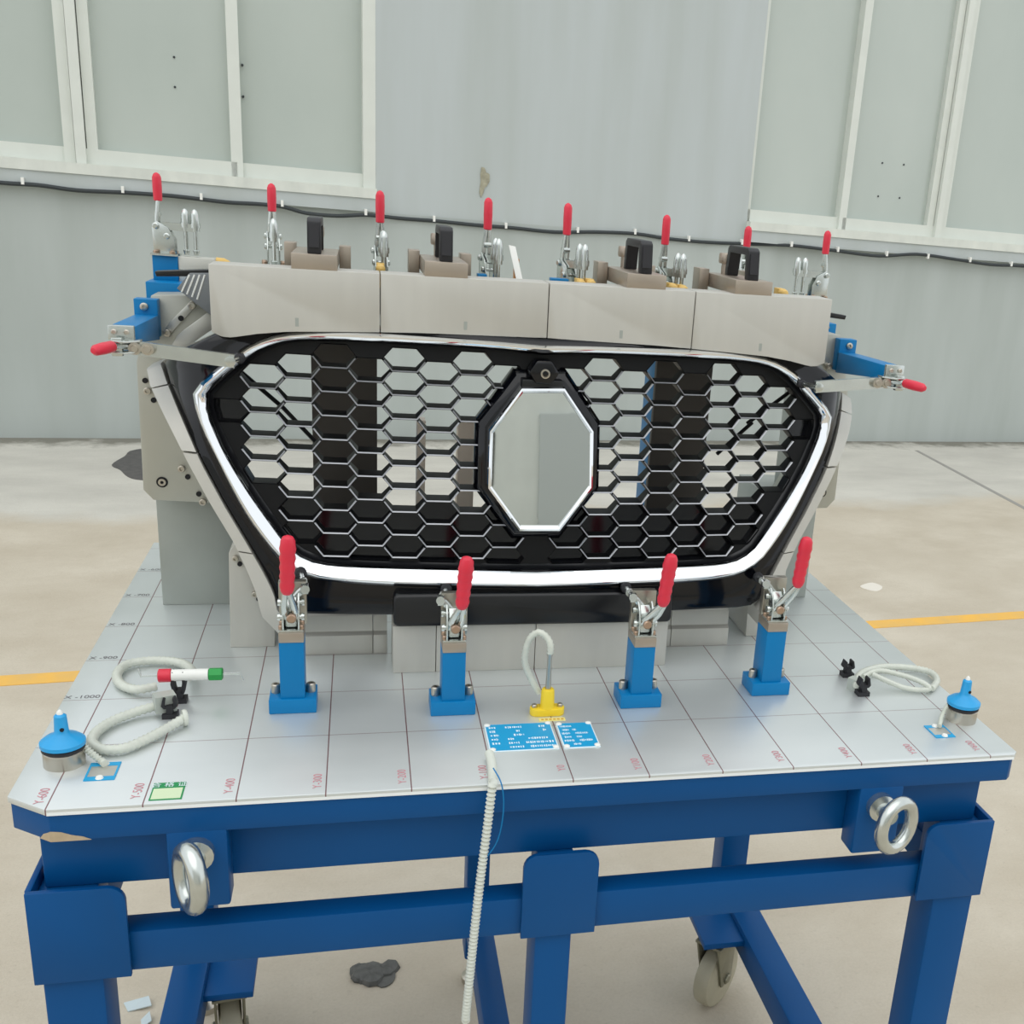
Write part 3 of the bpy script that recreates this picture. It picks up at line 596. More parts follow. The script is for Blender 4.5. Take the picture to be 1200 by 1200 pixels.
# ================================================================== FRONT TOGGLE CLAMP STANDS
def front_stand(x, y, ztop, gx0, gz0, gx1, gz1, tip_px, side, label):
    # x: centre, y: front face; side: -1 spindle on the left of the plate, +1 on the right
    t = thing('clamp_stand', (x, y+.025, 0), label, 'clamp stand', 'toggle clamp stands along the front of the grille')
    mb = MB(); mb.box(x-.0262, x+.0262, y, y+.042, 0, .018, .0012); mb.box(x-.0135, x+.0135, y+.003, y+.040, .0175, ztop, .001); build('pedestal', mb, 'blue_bright', t)
    for s in (-1, 1):
        mb = MB(); mb.lathe((x+s*.0195, y+.022, .018), (0,0,1), [(0,.0052),(.010,.0052),(.011,.0042),(.0112,.0022),(.007,.0022)], 14); build('bolt', mb, 'bolt', t)
    mb = MB(); mb.box(x-.0135, x+.0138, y+.002, y+.040, ztop, ztop+.012, .0008); build('riser_plate', mb, 'steel_warm', t)
    zb = ztop+.012
    # upright plate
    mb = MB(); mb.box(x-.0140, x+.0165, y+.030, y+.040, zb, zb+.052, .0008); build('back_plate', mb, 'plate_steel', t)
    # clamp body: two cheeks, flange, rivets
    cb = MB()
    for s in (-1, 1):
        xx = x+s*.0085
        prof = [(y+.006,zb),(y+.030,zb),(y+.030,zb+.036),(y+.020,zb+.042),(y+.010,zb+.034),(y+.004,zb+.018)]
        cb.prism([(xx-.001,a,b_) for a,b_ in prof], (.002,0,0), .0004)
    cb.box(x-.0135, x+.0135, y+.004, y+.030, zb, zb+.0025, .0004)
    cb.prism([(x-.0065,a,b_) for a,b_ in [(y+.010,zb+.004),(y+.029,zb+.004),(y+.029,zb+.033),(y+.019,zb+.038),(y+.012,zb+.028)]], (.013,0,0), .002)
    build('cheek_plates', cb, 'zinc', t)
    mb = MB()
    for s in (-1,1): 
        for q in (0.010, 0.024): mb.lathe((x+s*.0112, y+q, zb+.002), (0,0,1), [(0,.0028),(.004,.0028),(.005,.0018)], 8)
    build('flange_bolts', mb, 'copper', t)
    mb = MB()
    for q, h in ((.012,.016),(.022,.030)):
        mb.cyl((x-.013, y+q, zb+h), (x+.013, y+q, zb+h), .0030, n=12)
        for s in (-1,1): mb.lathe((x+s*.0115, y+q, zb+h), (s,0,0), [(0,.0046),(.003,.0040)], 10)
    build('pivot_pin', mb, 'zinc', t)
    mb = MB(); mb.lathe((x+.001, y+.006, zb+.017), (0,-1,0), [(0,.0055),(.003,.0055),(.0045,.0042)], 14); build('pivot_nut', mb, 'copper', t)
    # lever and grip
    g0 = Vector((gx0, y-.004, gz0)); g1 = Vector((gx1, y-.012, gz1)); dg = (g1-g0); ln = dg.length; dg.normalize()
    mb = MB(); b0 = Vector((x, y+.012, zb+.016))
    for s in (-1,1): mb.sweep([b0+Vector((s*.0058,0,0)), b0.lerp(g0,.55)+Vector((s*.0050,-.002,0)), g0+Vector((s*.0022,0,0)), g0+dg*.01+Vector((s*.0012,0,0))], [.0042,.0038,.0032,.0028], 10)
    build('lever', mb, 'zinc', t)
    pr = [(0,.0050),(.002,.0062)]
    for k in range(5):
        a = .004+k*(ln-.014)/5; w_ = (ln-.014)/5
        pr += [(a,.0072+.0002*k),(a+w_*.5,.0082+.0002*k),(a+w_*.95,.0073+.0002*k)]
    pr += [(ln-.006,.0078),(ln-.002,.0058),(ln,.002)]
    mb = MB(); mb.lathe(g0, dg, pr, 16); build('grip', mb, 'red', t)
    # holding arm, spindle and rubber tip pressing on the grille trim
    tip = onS(tip_px[0], tip_px[1], .004, False); sp0 = Vector((x+side*.015, y+.024, zb+.046))
    mb = MB(); mb.sweep([(x, y+.022, zb+.030),(x+side*.010, y+.024, zb+.042), sp0], .004, 8); mb.box(sp0.x-.004, sp0.x+.004, sp0.y-.006, sp0.y+.006, sp0.z-.005, sp0.z+.005, .0006); build('arm', mb, 'zinc', t)
    dr = (tip-sp0); l = dr.length
    mb = MB(); mb.lathe(sp0-dr.normalized()*.008, dr, [(0,.0050),(.004,.0050),(.0041,.0030),(l*.45,.0030),(l*.45+.0001,.0052),(l*.45+.005,.0052),(l*.45+.0051,.003),(l-.004,.003)], 12); build('spindle', mb, 'zinc', t)
    mb = MB(); mb.lathe(tip-dr.normalized()*.012, dr, [(0,.0055),(.003,.0072),(.009,.0072),(.012,.0055)], 14); build('rubber_tip', mb, 'rubber', t)
front_stand(-0.2965, -0.2665, .088, -.2990, .150, -.2957, .220, (352,670), 1, 'toggle clamp stand with red grip beside the pin gauge')
front_stand(-0.1150, -0.2885, .080, -.1085, .138, -.1043, .203, (523,690), -1, 'toggle clamp stand with red grip between the pin gauge and yellow probe stand')
front_stand(0.1150, -0.2885, .081, .1305, .138, .1345, .206, (733,688), -1, 'toggle clamp stand with red grip next to the narrow nameplate')
front_stand(0.2950, -0.2670, .089, .3115, .153, .3135, .221, (888,676), -1, 'toggle clamp stand with red grip nearest the lone black clip')

# ================================================================== LOWER CONTOUR BLOCKS
xs_ = [ony(u, 760, -.1595).x for u in (460,511,627,736,781)]
nm = ['beside the stepped block with the hose clips', 'behind the clamp stand and probe', 'behind the yellow probe stand', 'beside the stepped block on the far clamp side']
lab = ['low white contour block under the grille end of the lower pad, pin gauge side', 'low white contour block under the lower pad left of the probe hose', 'wide low white contour block behind the yellow probe stand', 'narrow low white contour block behind the clamp stand by the narrow nameplate']
lab[1] = 'low white contour block under the lower pad next to the clear probe hose'
for i in range(4):
    mb = MB(); mb.box(xs_[i]+.0004, xs_[i+1]-.0004, -.1595, -.085, 0, .0645, .0008)
    tag(build('contour_block', mb, 'alu_block'), lab[i], 'block', 'low contour blocks under the grille')
for sg in (-1, 1):
    xm = ony(437, 766, -.092).x
    for k, (a, b_) in enumerate(((-.2915, xm), (xm, -.1865))):
        P = [(-.093,0),(-.093,.026),(-.087,.030),(-.087,.052),(-.075,.052),(-.03,.05),(-.03,0)]
        mb = MB(); A, B = (a+.0004, b_-.0004) if sg < 0 else (-b_+.0004, -a-.0004)
        mb.prism([(A, y, z) for y, z in P], (B-A, 0, 0), .0005)
        sd = 'pin gauge' if sg < 0 else 'lone black clip'
        tag(build('stepped_block', mb, 'alu_block'), ('long' if k == 0 else 'short')+' stepped white block under the grille trim toward the '+sd, 'block', 'low contour blocks under the grille')

# ================================================================== SIDE SUPPORTS
bez = [(189,424),(195,445),(210,482),(235,540),(262,590),(290,637),(310,672),(321,695),(325,716)]
def side_support(sg):
    fx = (lambda p: p) if sg < 0 else mx
    sd = 'pin gauge' if sg < 0 else 'lone black clip'
    t = thing('side_support', (sg*.44, .08, 0), 'stepped aluminium side support holding the grille edge on the '+sd+' side', 'support')
    def bx(name, x0, x1, y0, y1, z0, z1, m):
        mb = MB(); mb.box(min(sg*x0,sg*x1), max(sg*x0,sg*x1), y0, y1, z0, z1, .001); return build(name, mb, m, t)
    bx('pillar', .491, .395, .102, .22, 0, ony(190,590,.102).z+.03, 'post_grey')
    yp = .048
    P = [ony(u, v, yp) for u, v in [(177,346),(238,346),(244,372),(200,412),(188,436),(208,490),(245,560),(262,590),(180,586),(168,574),(160,425)]]
    mb = MB(); mb.prism([fx(p) for p in P], (0,.05,0), .001); build('side_plate', mb, 'alu_dull', t)
    # inner pillar with a slanted head
    P = [ony(u, v, -.062) for u, v in [(270,759),(268,648),(276,636),(322,722),(322,759)]]
    P[0].z = P[-1].z = 0
    mb = MB(); mb.prism([fx(p) for p in P], (0,.09,0), .001); build('inner_pillar', mb, 'alu_block', t)
    # contour strips that follow the edge of the grille
    inner = [(188,426),(195,447),(210,484),(235,542),(262,592),(290,639),(310,674),(321,697),(324,714),(331,724)]
    outer = [(172,432),(176,452),(190,482),(219,540),(245,588),(274,636),(291,672),(300,694),(306,722),(328,744)]
    def lerp_list(L, t_):
        t_ = t_*(len(L)-1); i = min(int(t_), len(L)-2); f = t_-i; return (L[i][0]*(1-f)+L[i+1][0]*f, L[i][1]*(1-f)+L[i+1][1]*f)
    for a, b_ in ((0,.12),(.125,.31),(.315,.585),(.59,1.0)):
        A, B = [], []
        for k in range(9):
            q = a+(b_-a)*k/8
            A.append(fx(onS(*lerp_list(inner,q), .002))); pb = onS(*lerp_list(inner,q), .002); qo = lerp_list(outer,q); B.append(fx(ony(qo[0], qo[1], pb.y+.004)))
        dv = Vector((0,.05,0))
        mb = MB(); mb.loft([[A[k], B[k], B[k]+dv, A[k]+dv] for k in range(9)], True)
        mb.bm.faces.ensure_lookup_table()
        for k in (0, 8): mb.bm.faces.new([mb.bm.verts.new(p) for p in (A[k], B[k], B[k]+dv, A[k]+dv)])
        bmesh.ops.remove_doubles(mb.bm, verts=mb.bm.verts, dist=1e-6)
        build('contour_strip', mb, 'alu_block', t)
    # upper strip bridging to the top block
    P = [ony(u, v, yp-.012) for u, v in [(246,364),(252,384),(222,404),(206,424),(196,414),(208,392)]]
    mb = MB(); mb.prism([fx(p) for p in P], (0,.03,0), .001); build('contour_strip', mb, 'alu', t)
    P = [ony(u, v, yp-.004) for u, v in [(224,352),(231,358),(206,384),(198,396),(192,388),(200,376)]]
    mb = MB(); mb.prism([fx(p) for p in P], (0,.02,0), .001); build('clamp_bar', mb, 'alu', t)
    def screw(u, v, y, r=.0046, hole=False):
        p = fx(ony(u, v, y)); mb = MB()
        if hole: mb.lathe(p, (0,-1,0), [(-.002,r*.75),(.0008,r*.75)], 12); build('screw_hole', mb, 'hole', t)
        else: mb.lathe(p, (0,-1,0), [(-.002,r),(.004,r),(.0046,r*.85),(.0047,r*.5),(.002,r*.45)], 14); build('screw', mb, 'bolt', t)
    for u, v in [(225,358),(196,390)]: screw(u, v, yp-.005)
    screw(212, 373, yp-.005, hole=True)
    for u, v, h in [(170,446,1),(173,458,0),(180,469,1),(213,549,0),(220,559,1),(233,579,1),(238,588,0)]: screw(u, v, yp-.001, hole=bool(h))
    for u, v, h in [(276,654,0),(281,661,1),(299,696,0),(303,702,1)]: screw(u, v, -.064, .004, bool(h))
    p = fx(ony(190, 565, yp)); mb = MB(); mb.lathe(p, (0,-1,0), [(-.002,.0072),(.0006,.0072)], 20); build('counterbore', mb, 'hole', t)
    mb = MB(); mb.lathe(p, (0,-1,0), [(0,.0048),(.002,.0048),(.0021,.0022),(.0005,.002)], 14); build('screw', mb, 'bolt', t)
side_support(-1); side_support(1)

# ================================================================== CAR GRILLE
gr = thing('car_grille', (0, -.13, .06), 'black and chrome hexagonal mesh car grille with a mirror octagon emblem', 'car grille')
c_out = [(635,404),(560,398),(440,390),(377,388),(330,391),(297,401),(275,415),(242,442),(230,454),(226,464),(230,482),(237,505),(250,532),(270,572),(290,607),(312,637),(330,657),(357,674),(385,680),(410,683),(460,686),(540,688),(640,689)]
c_in  = [(635,413),(560,406),(440,399),(377,397),(336,399),(306,409),(284,424),(256,449),(246,458),(243,468),(246,486),(252,501),(266,532),(290,573),(311,604),(328,627),(344,646),(366,658),(388,662),(412,664),(460,666),(540,668),(640,670)]
NH = 60
def half(px, off, wrap=False, nsp=6):
    P = [onS(u, v, off, wrap) for u, v in px]; P = resample(spline(P, nsp), NH)
    P[0].x = 0; P[-1].x = 0; return P
def ring(h): return h + [mx(p) for p in h[-2:0:-1]]
def settle(P, off, wrap=False): return [Vector((p.x, S(p.x, p.z, wrap)-off, p.z)) for p in P]
RO = ring(half(c_out, 0)); RI = ring(half(c_in, 0)); NR = len(RO)
def mixr(t, off, drop=0.0):                      # drop: how far the inner flank falls away; it is shallower along the top
    P = settle([a.lerp(b_, t) for a, b_ in zip(RO, RI)], off)
    for p in P: p.y += drop*(0.25+0.75*min(max((.405-p.z)/.05, 0), 1))
    return P
mb = MB(); mb.loft([mixr(-.10,-.012), mixr(-.02,.001), mixr(.04,.003), mixr(.26,.0085), mixr(.32,.0092), mixr(.38,.0090), mixr(.58,.0088,.0027), mixr(.80,.0085,.0062), mixr(.97,.008,.0090), mixr(1.0,.006,.009), mixr(1.01,-.003,.009)])
build('chrome_trim', mb, 'chrome', gr, smooth=50)
# black bezel outside the chrome
b_out = [(635,396),(560,390),(440,384),(340,381),(290,382),(262,388),(238,398),(214,410),(196,418),(189,424),(195,445),(210,482),(235,540),(262,590),(290,637),(310,672),(321,695),(326,718),(357,722),(435,723),(540,724),(640,724)]
def bhalf():
    P = [onS(u, v, 0, True) for u, v in b_out]; P = resample(P, NH); P[0].x = 0; P[-1].x = 0; return P
# pair the bezel with the chrome by angle so the band does not twist
BO = bhalf(); CH = RO[:NH]
def by_angle(P, Q):
    out = []
    c = Vector((0, 0, .27))
    an = lambda p: math.atan2(p.x*1.0, (p.z-c.z)*1.6)
    for q in Q:
        a = an(q); best = None
        for k in range(len(P)-1):
            a0, a1 = an(P[k]), an(P[k+1])
            if min(a0,a1)-1e-9 <= a <= max(a0,a1)+1e-9 and abs(a1-a0) > 1e-9:
                best = P[k].lerp(P[k+1], (a-a0)/(a1-a0)); break
        out.append(best if best is not None else (P[0].copy() if abs(q.x) < 1e-4 and q.z > c.z else P[-1].copy()))
    return out
DENSE = resample(BO, 300)
BH = by_angle(DENSE, CH); BH[0] = BO[0]; BH[-1] = BO[-1]
BR = ring(BH)
def mixb(t, off): 
    return [Vector((p.x, S(p.x, p.z, True)-off, p.z)) for p in [a.lerp(b_, t) for a, b_ in zip(RO, BR)]]
mb = MB(); mb.loft([mixb(-.08,-.004), mixb(0,-.001), mixb(.15,-.002), mixb(.5,-.003), mixb(.85,-.003), mixb(.97,-.006), mixb(1.0,-.012), mixb(1.0,-.028), mixb(.5,-.022), mixb(-.08,-.022)], wrap=True)
build('outer_bezel', mb, 'black_gloss', gr, smooth=40)
# lower pad
P = [onS(u, v, .004, False) for u, v in [(460,694),(464,692),(640,694)]]
xp = .181; z0, z1 = .0675, .108
def rr(x0,x1,z0,z1,r): return [(cx+r*math.cos(a+PI/2*k/4), cz+r*math.sin(a+PI/2*k/4)) for cx,cz,a in ((x1-r,z1-r,0),(x0+r,z1-r,PI/2),(x0+r,z0+r,PI),(x1-r,z0+r,1.5*PI)) for k in range(5)]
mb = MB(); 
rows = []
for ins, off in ((0,-.012),(0,.006),(.001,.009),(.003,.010)):
    rows.append([Vector((x, S(x*.3, z, False)-off, z)) for x, z in rr(-xp+ins, xp-ins, z0+ins, z1-ins, .006)])
R_ = mb.loft(rows); mb.bm.faces.new(R_[-1]); mb.bm.faces.new(R_[0][::-1]); build('lower_pad', mb, 'black_satin', gr, smooth=50)
# inner black wall and rim between the chrome and the mesh
HD = .014                                       # mesh front lies this far behind the chrome surface
def inner(t, off): 
    c = Vector((0,0,.27)); out = []
    for p in RI:
        d = Vector((c.x*0+ (0 - p.x)*.35, 0, c.z-p.z)); 
        d.y = 0; d.normalize() if d.length > 0 else None
        out.append(p + d*t)
    return settle(out, off)
mb = MB(); mb.loft([mixr(.97,-.003), mixr(1.01,-.006), inner(.002,-.012), inner(.005,-.015), inner(.007,-.017), inner(.008,-.036), mixr(.97,-.036)], wrap=True)
build('inner_rim', mb, 'black_satin', gr, smooth=40)
# honeycomb mesh
def clip_poly(P, C):                             # convex clip, C counter-clockwise
    for i in range(len(C)):
        a, b_ = C[i], C[(i+1) % len(C)]; out = []
        ins = lambda p: (b_[0]-a[0])*(p[1]-a[1])-(b_[1]-a[1])*(p[0]-a[0]) >= 0
        for k in range(len(P)):
            p, q = P[k], P[(k+1) % len(P)]; ip, iq = ins(p), ins(q)
            if ip: out.append(p)
            if ip != iq:
                d1 = (b_[0]-a[0])*(p[1]-a[1])-(b_[1]-a[1])*(p[0]-a[0]); d2 = (b_[0]-a[0])*(q[1]-a[1])-(b_[1]-a[1])*(q[0]-a[0]); t = d1/(d1-d2)
                out.append((p[0]+(q[0]-p[0])*t, p[1]+(q[1]-p[1])*t))
        P = out
        if len(P) < 3: return []
    return P
def area(P): return 0.5*sum(P[i][0]*P[(i+1)%len(P)][1]-P[(i+1)%len(P)][0]*P[i][1] for i in range(len(P)))
def clean(P, e=.0012):
    out = []
    for p in P:
        if not out or math.hypot(p[0]-out[-1][0], p[1]-out[-1][1]) > e: out.append(p)
    if len(out) > 2 and math.hypot(out[0][0]-out[-1][0], out[0][1]-out[-1][1]) < e: out.pop()
    return out
def inset(P, d):
    n = len(P); out = []
    for i in range(n):
        a, b_, c = P[i-1], P[i], P[(i+1)%n]
        e1 = (b_[0]-a[0], b_[1]-a[1]); e2 = (c[0]-b_[0], c[1]-b_[1]); l1 = math.hypot(*e1); l2 = math.hypot(*e2)
        n1 = (-e1[1]/l1, e1[0]/l1); n2 = (-e2[1]/l2, e2[0]/l2); k = 1+n1[0]*n2[0]+n1[1]*n2[1]
        k = max(k, .45); out.append((b_[0]+(n1[0]+n2[0])/k*d, b_[1]+(n1[1]+n2[1])/k*d))
    return out
lim = [(p.x, p.z) for p in inner(.0055, 0)]
if area(lim) < 0: lim = lim[::-1]
def hull(P):
    P = sorted(set(P)); cr = lambda o, a, b_: (a[0]-o[0])*(b_[1]-o[1])-(a[1]-o[1])*(b_[0]-o[0])
    def chain(Q):
        H = []
        for p in Q:
            while len(H) > 1 and cr(H[-2], H[-1], p) <= 0: H.pop()
            H.append(p)
        return H[:-1]
    return chain(P)+chain(P[::-1])
lim = clean(hull(lim), .002)
DX = .0416; DZ = .0286
hf, hw = DX*.36, DX*.64                         # half flat edge, half width of a cell
oct_px = [(611,454),(662,454),(696,505),(695,572),(656,623),(608,623),(571,572),(573,505)]
OC = [onS(u, v, .012, False) for u, v in oct_px]
ocx = [.0305,.0712]
OCT = [(-.0275,.374),(.0265,.374),(.0655,.3195),(.0655,.246),(.0245,.1905),(-.0255,.1905),(-.0655,.246),(-.0655,.3195)]
OCT = [((OC[i].x), OC[i].z) for i in range(8)]
oc = (sum(p[0] for p in OCT)/8, sum(p[1] for p in OCT)/8)
HY = lambda x, z, off: S(x, z, False)+HD-off
def inoct(p, k): 
    return clip_poly([(p[0]-1e-4,p[1]-1e-4),(p[0]+1e-4,p[1]-1e-4),(p[0],p[1]+1e-4)], oct_ccw(k)) != []
def oct_ccw(k):
    P = [(oc[0]+(x-oc[0])*k, oc[1]+(z-oc[1])*k) for x, z in OCT]
    return P if area(P) > 0 else P[::-1]
walls, cells = {-1: MB(), 1: MB()}, []
ztop = onS(476,421,-HD,False).z-.0005
for i in range(-10, 11):
    for j in range(-2, 13):
        cx = i*DX; cz = ztop - j*DZ - (DZ*.5 if i % 2 else 0) + (0 if i % 2 else 0)
        hexa = [(cx+hf,cz+DZ/2),(cx-hf,cz+DZ/2),(cx-hw,cz),(cx-hf,cz-DZ/2),(cx+hf,cz-DZ/2),(cx+hw,cz)]
        P = clean(clip_poly(hexa, lim))
        if len(P) < 3 or area(P) < 2e-6: continue
        full = len(P) == 6 and abs(area(P)-area(hexa)) < 1e-6
        closed = cz < .205 or abs(cx) > .35
        if inoct((cx,cz), 0.93): continue
        mcx = sum(p[0] for p in P)/len(P); mcz = sum(p[1] for p in P)/len(P); scl = lambda a, b_: [(mcx+(x-mcx)*a, mcz+(z-mcz)*b_) for x, z in P]; front = scl(.975, .93); mid2 = scl(.955, .88); back = scl(.93, .78)
        if j < 0 or i == 0 or area(P) < .62*area(hexa) or area(back) <= 2e-5:
            bk = MB(); bk.prism([(x, HY(x,z,-.001), z) for x, z in P], (0,.012,0)); cells.append(('cell_filler', bk, 'mesh_black', 1 if i > 0 else -1)); continue
        rows = [[(x, HY(x,z,-.001), z) for x, z in P], [(x, HY(x,z,0), z) for x, z in front], [(x, HY(x,z,-.003), z) for x, z in mid2], [(x, HY(x,z,-.020), z) for x, z in back], [(x, HY(x,z,-.022), z) for x, z in P]]
        sd_ = 1 if i > 0 else -1; R_ = walls[sd_].loft(rows)
        if closed:
            bk = MB(); bk.prism([(x, HY(x,z,-.014), z) for x, z in inset(P,.0008)], (0,.006,0)); cells.append(('cell_back', bk, 'black_gloss', sd_))
        # strip along the lower cell edge, its sky highlight put into the colour
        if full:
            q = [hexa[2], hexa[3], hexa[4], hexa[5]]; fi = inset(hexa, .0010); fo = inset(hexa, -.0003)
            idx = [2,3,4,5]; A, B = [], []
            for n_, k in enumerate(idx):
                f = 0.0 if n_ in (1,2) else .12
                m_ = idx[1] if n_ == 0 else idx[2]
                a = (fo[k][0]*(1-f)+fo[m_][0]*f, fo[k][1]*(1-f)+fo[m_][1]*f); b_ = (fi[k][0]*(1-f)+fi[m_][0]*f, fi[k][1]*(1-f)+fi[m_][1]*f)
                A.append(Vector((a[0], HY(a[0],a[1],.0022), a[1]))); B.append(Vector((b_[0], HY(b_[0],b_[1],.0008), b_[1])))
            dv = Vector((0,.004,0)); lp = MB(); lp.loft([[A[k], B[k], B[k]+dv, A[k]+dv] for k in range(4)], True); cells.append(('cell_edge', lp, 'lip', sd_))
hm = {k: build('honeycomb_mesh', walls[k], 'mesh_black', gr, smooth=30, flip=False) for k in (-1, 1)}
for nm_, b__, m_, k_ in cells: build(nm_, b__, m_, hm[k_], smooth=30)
# octagon emblem
def octring(k, off): return [Vector((oc[0]+(x-oc[0])*k, S(0, z, False)-off, oc[1]+(z-oc[1])*k)) for x, z in OCT]
mb = MB(); R_ = mb.loft([octring(1.20,-.040), octring(1.20,-.018), octring(1.13,-.010), octring(1.0,-.006)]); mb.bm.faces.new(R_[-1]); mb.bm.faces.new(R_[0][::-1]); eb = build('emblem_base', mb, 'black_gloss', gr)
mb = MB(); mb.loft([octring(1.0,-.008), octring(1.0,.010), octring(.985,.0135), octring(.955,.0145), octring(.925,.0125), octring(.915,.009), octring(.915,-.008)], wrap=True); build('chrome_rim', mb, 'chrome', eb, smooth=25)
mb = MB()
def dome(k): return [Vector((oc[0]+(x-oc[0])*k, 0, oc[1]+(z-oc[1])*k)) for x, z in OCT]
rows = []
for k in (.92,.8,.65,.5,.35,.2,.08):
    rows.append([Vector((p.x, S(0,p.z,False)-.010-.0025*(1-k*k) - (0), p.z)) for p in dome(k)])
R_ = mb.loft(rows); mb.bm.faces.new(R_[-1]); build('mirror_plate', mb, 'chrome_mirror', eb, smooth=60)
# camera module above the emblem
t_y = -.128; sc_ = ony(638, 437, t_y)
mb = MB(); P = [(sc_.x+.0185*math.cos(2*PI*k/6)*1.05, 0, sc_.z+.0165*math.sin(2*PI*k/6)) for k in range(6)]
mb.prism([(x, t_y, z) for x, _, z in P], (0,.03,0), .003); cmo = build('camera_module', mb, 'black_gloss', gr)
mb = MB(); mb.box(sc_.x-.026, sc_.x+.026, t_y+.008, t_y+.035, sc_.z-.026, sc_.z-.010, .002); build('camera_bracket', mb, 'black_satin', cmo)
mb = MB(); mb.lathe((sc_.x+.001, t_y, sc_.z-.001), (0,-1,0), [(-.002,.0058),(.003,.0058),(.0032,.0042),(.0015,.0036)], 18); build('lens_ring', mb, 'bolt', cmo)
mb = MB(); mb.lathe((sc_.x+.001, t_y, sc_.z-.001), (0,-1,0), [(0,.0036),(.0018,.0034),(.0024,.001)], 16); build('lens', mb, 'black_gloss', cmo)
# grey ribbed mounting tabs behind the upper corners, wing shells
for sg in (-1, 1):
    fx = (lambda p: p) if sg < 0 else mx
    yq = .012
    P = [ony(u, v, yq) for u, v in [(207,338),(222,320),(250,320),(250,372)]]
    mb = MB(); mb.prism([fx(p) for p in P], (0,.012,0), .001); wt = build('mounting_tab', mb, 'grey_plastic', gr)
    for k in range(4):
        a, b_ = ony(222+6*k, 322, yq), ony(213+6*k, 342+3*k, yq)
        mb = MB(); mb.sweep([fx(a), fx(b_)], .0011, 6); build('rib', mb, 'white_plastic', wt)
    P = [ony(u, v, yq+.004) for u, v in [(181,318),(246,316),(246,324),(183,324)]]
    mb = MB(); mb.prism([fx(p) for p in P], (0,.02,0), .001); build('mounting_strip', mb, 'black_satin', gr)
# struts behind the mesh
for sg in (-1, 1):
    for a, b_ in (((278,432),(332,478)), ((330,476),(372,520))):
        fx = (lambda p: p) if sg < 0 else mx
        p, q = ony(*a, -.035), ony(*b_, -.015)
        mb = MB(); mb.sweep([fx(p), fx(q)], .0028, 8); build('rear_strut', mb, 'black_satin', gr)

# ================================================================== TOP GAUGE BLOCKS WITH HANDLES
YT = -.10
seam = [-.3855] + [ony(u, 340, YT).x for u in (449, 643, 819)] + [.3855]
seam = [-.3855, (seam[1]-seam[3])/2, .0065, (seam[3]-seam[1])/2, .3855]
def zb_at(x):                                    # lower edge of the top blocks, follows the grille
    x = abs(x); pts = [(0,.4255),(.15,.4235),(.25,.4195),(.30,.4170),(.335,.4125),(.365,.4065),(.375,.4075),(.3855,.4125)]
    for (a, za), (b_, zb_) in zip(pts, pts[1:]):
        if x <= b_: return za+(zb_-za)*(x-a)/(b_-a)
    return pts[-1][1]
armx = [-.270, -.1185, .130, .2735]
labs = ['aluminium top gauge block at the end beside the pin gauge, one black handle seen end-on',
        'aluminium top gauge block above the emblem on the pin gauge side with a black handle',
        'aluminium top gauge block with open bow handle, above the narrow nameplate',
        'aluminium end gauge block with open bow handle, toward the lone black clip']
for i in range(4):
    a, b_ = seam[i]+.0006, seam[i+1]-.0006
    t = thing('top_gauge_block', ((a+b_)/2, YT+.02, .41), labs[i], 'gauge block', 'four gauge blocks across the top of the grille')
    xs = [a+(b_-a)*k/14 for k in range(15)]
    for xk in (.365, .375, .335): 
        for s in (-1,1):
            if a < s*xk < b_: xs.append(s*xk)
    xs.sort()
    P = [(x, YT, zb_at(x)) for x in xs] + [(b_, YT, .4885+.0075*(b_+.3855)/.771), (a, YT, .4885+.0075*(a+.3855)/.771)]
    zt = .4885+.0075*((a+b_)/2+.3855)/.771
    mb = MB(); mb.prism(P, (0,.05,0), .0008); build('block', mb, 'alu_block', t)
    mb = MB(); xm = (a+b_)/2; mb.box(xm-.002, xm+.002, YT-.0003, YT+.001, zb_at(xm)+.006, zb_at(xm)+.016); build('scribe_mark', mb, 'post_grey', t)
    x = armx[i]
    zs = .4885+.0075*(x+.3855)/.771-.001
    mb = MB(); mb.box(x-.0255, x+.0255, YT+.001, YT+.140, zs, zs+.0185, .0008); build('arm', mb, 'steel_warm', t)
    for s in (-1, 1):
        mb = MB(); mb.box(x+s*.033-.007, x+s*.033+.007, YT+.118, YT+.150, zs-.01, zs+.024, .0008); build('hinge_cheek', mb, 'steel_warm', t)
    # bow handle along the arm
    zh = zs+.0185; y0, y1 = YT+.010, YT+.104
    prof = [(y0-.002,zh),(y0+.003,zh+.036),(y0+.010,zh+.040),(y1-.010,zh+.040),(y1-.003,zh+.036),(y1+.002,zh),(y1-.011,zh),(y1-.014,zh+.032),(y0+.014,zh+.032),(y0+.011,zh)]
    mb = MB()
    # legs as hollow U channels facing outward
    mb.prism([(x-.0078, y, z) for y, z in prof], (.0156,0,0), .0012); hd = build('handle', mb, 'handle_black', t)
    mb = MB(); mb.obox((x, y0-.0005, zh+.020), (1,0,0), (0,1,-.14), (0,.14,1), .0056, .0012, .013); build('handle_inlay', mb, 'rubber', hd)
    # knurled knob behind the handle
    ky = YT+.122; mb = MB(); mb.lathe((x-.002, ky, zh), (0,0,1), [(0,.006),(.014,.006),(.0141,.0095),(.0165,.0105),(.026,.0105),(.028,.0095)], 20); build('knob', mb, 'steel_warm', t)

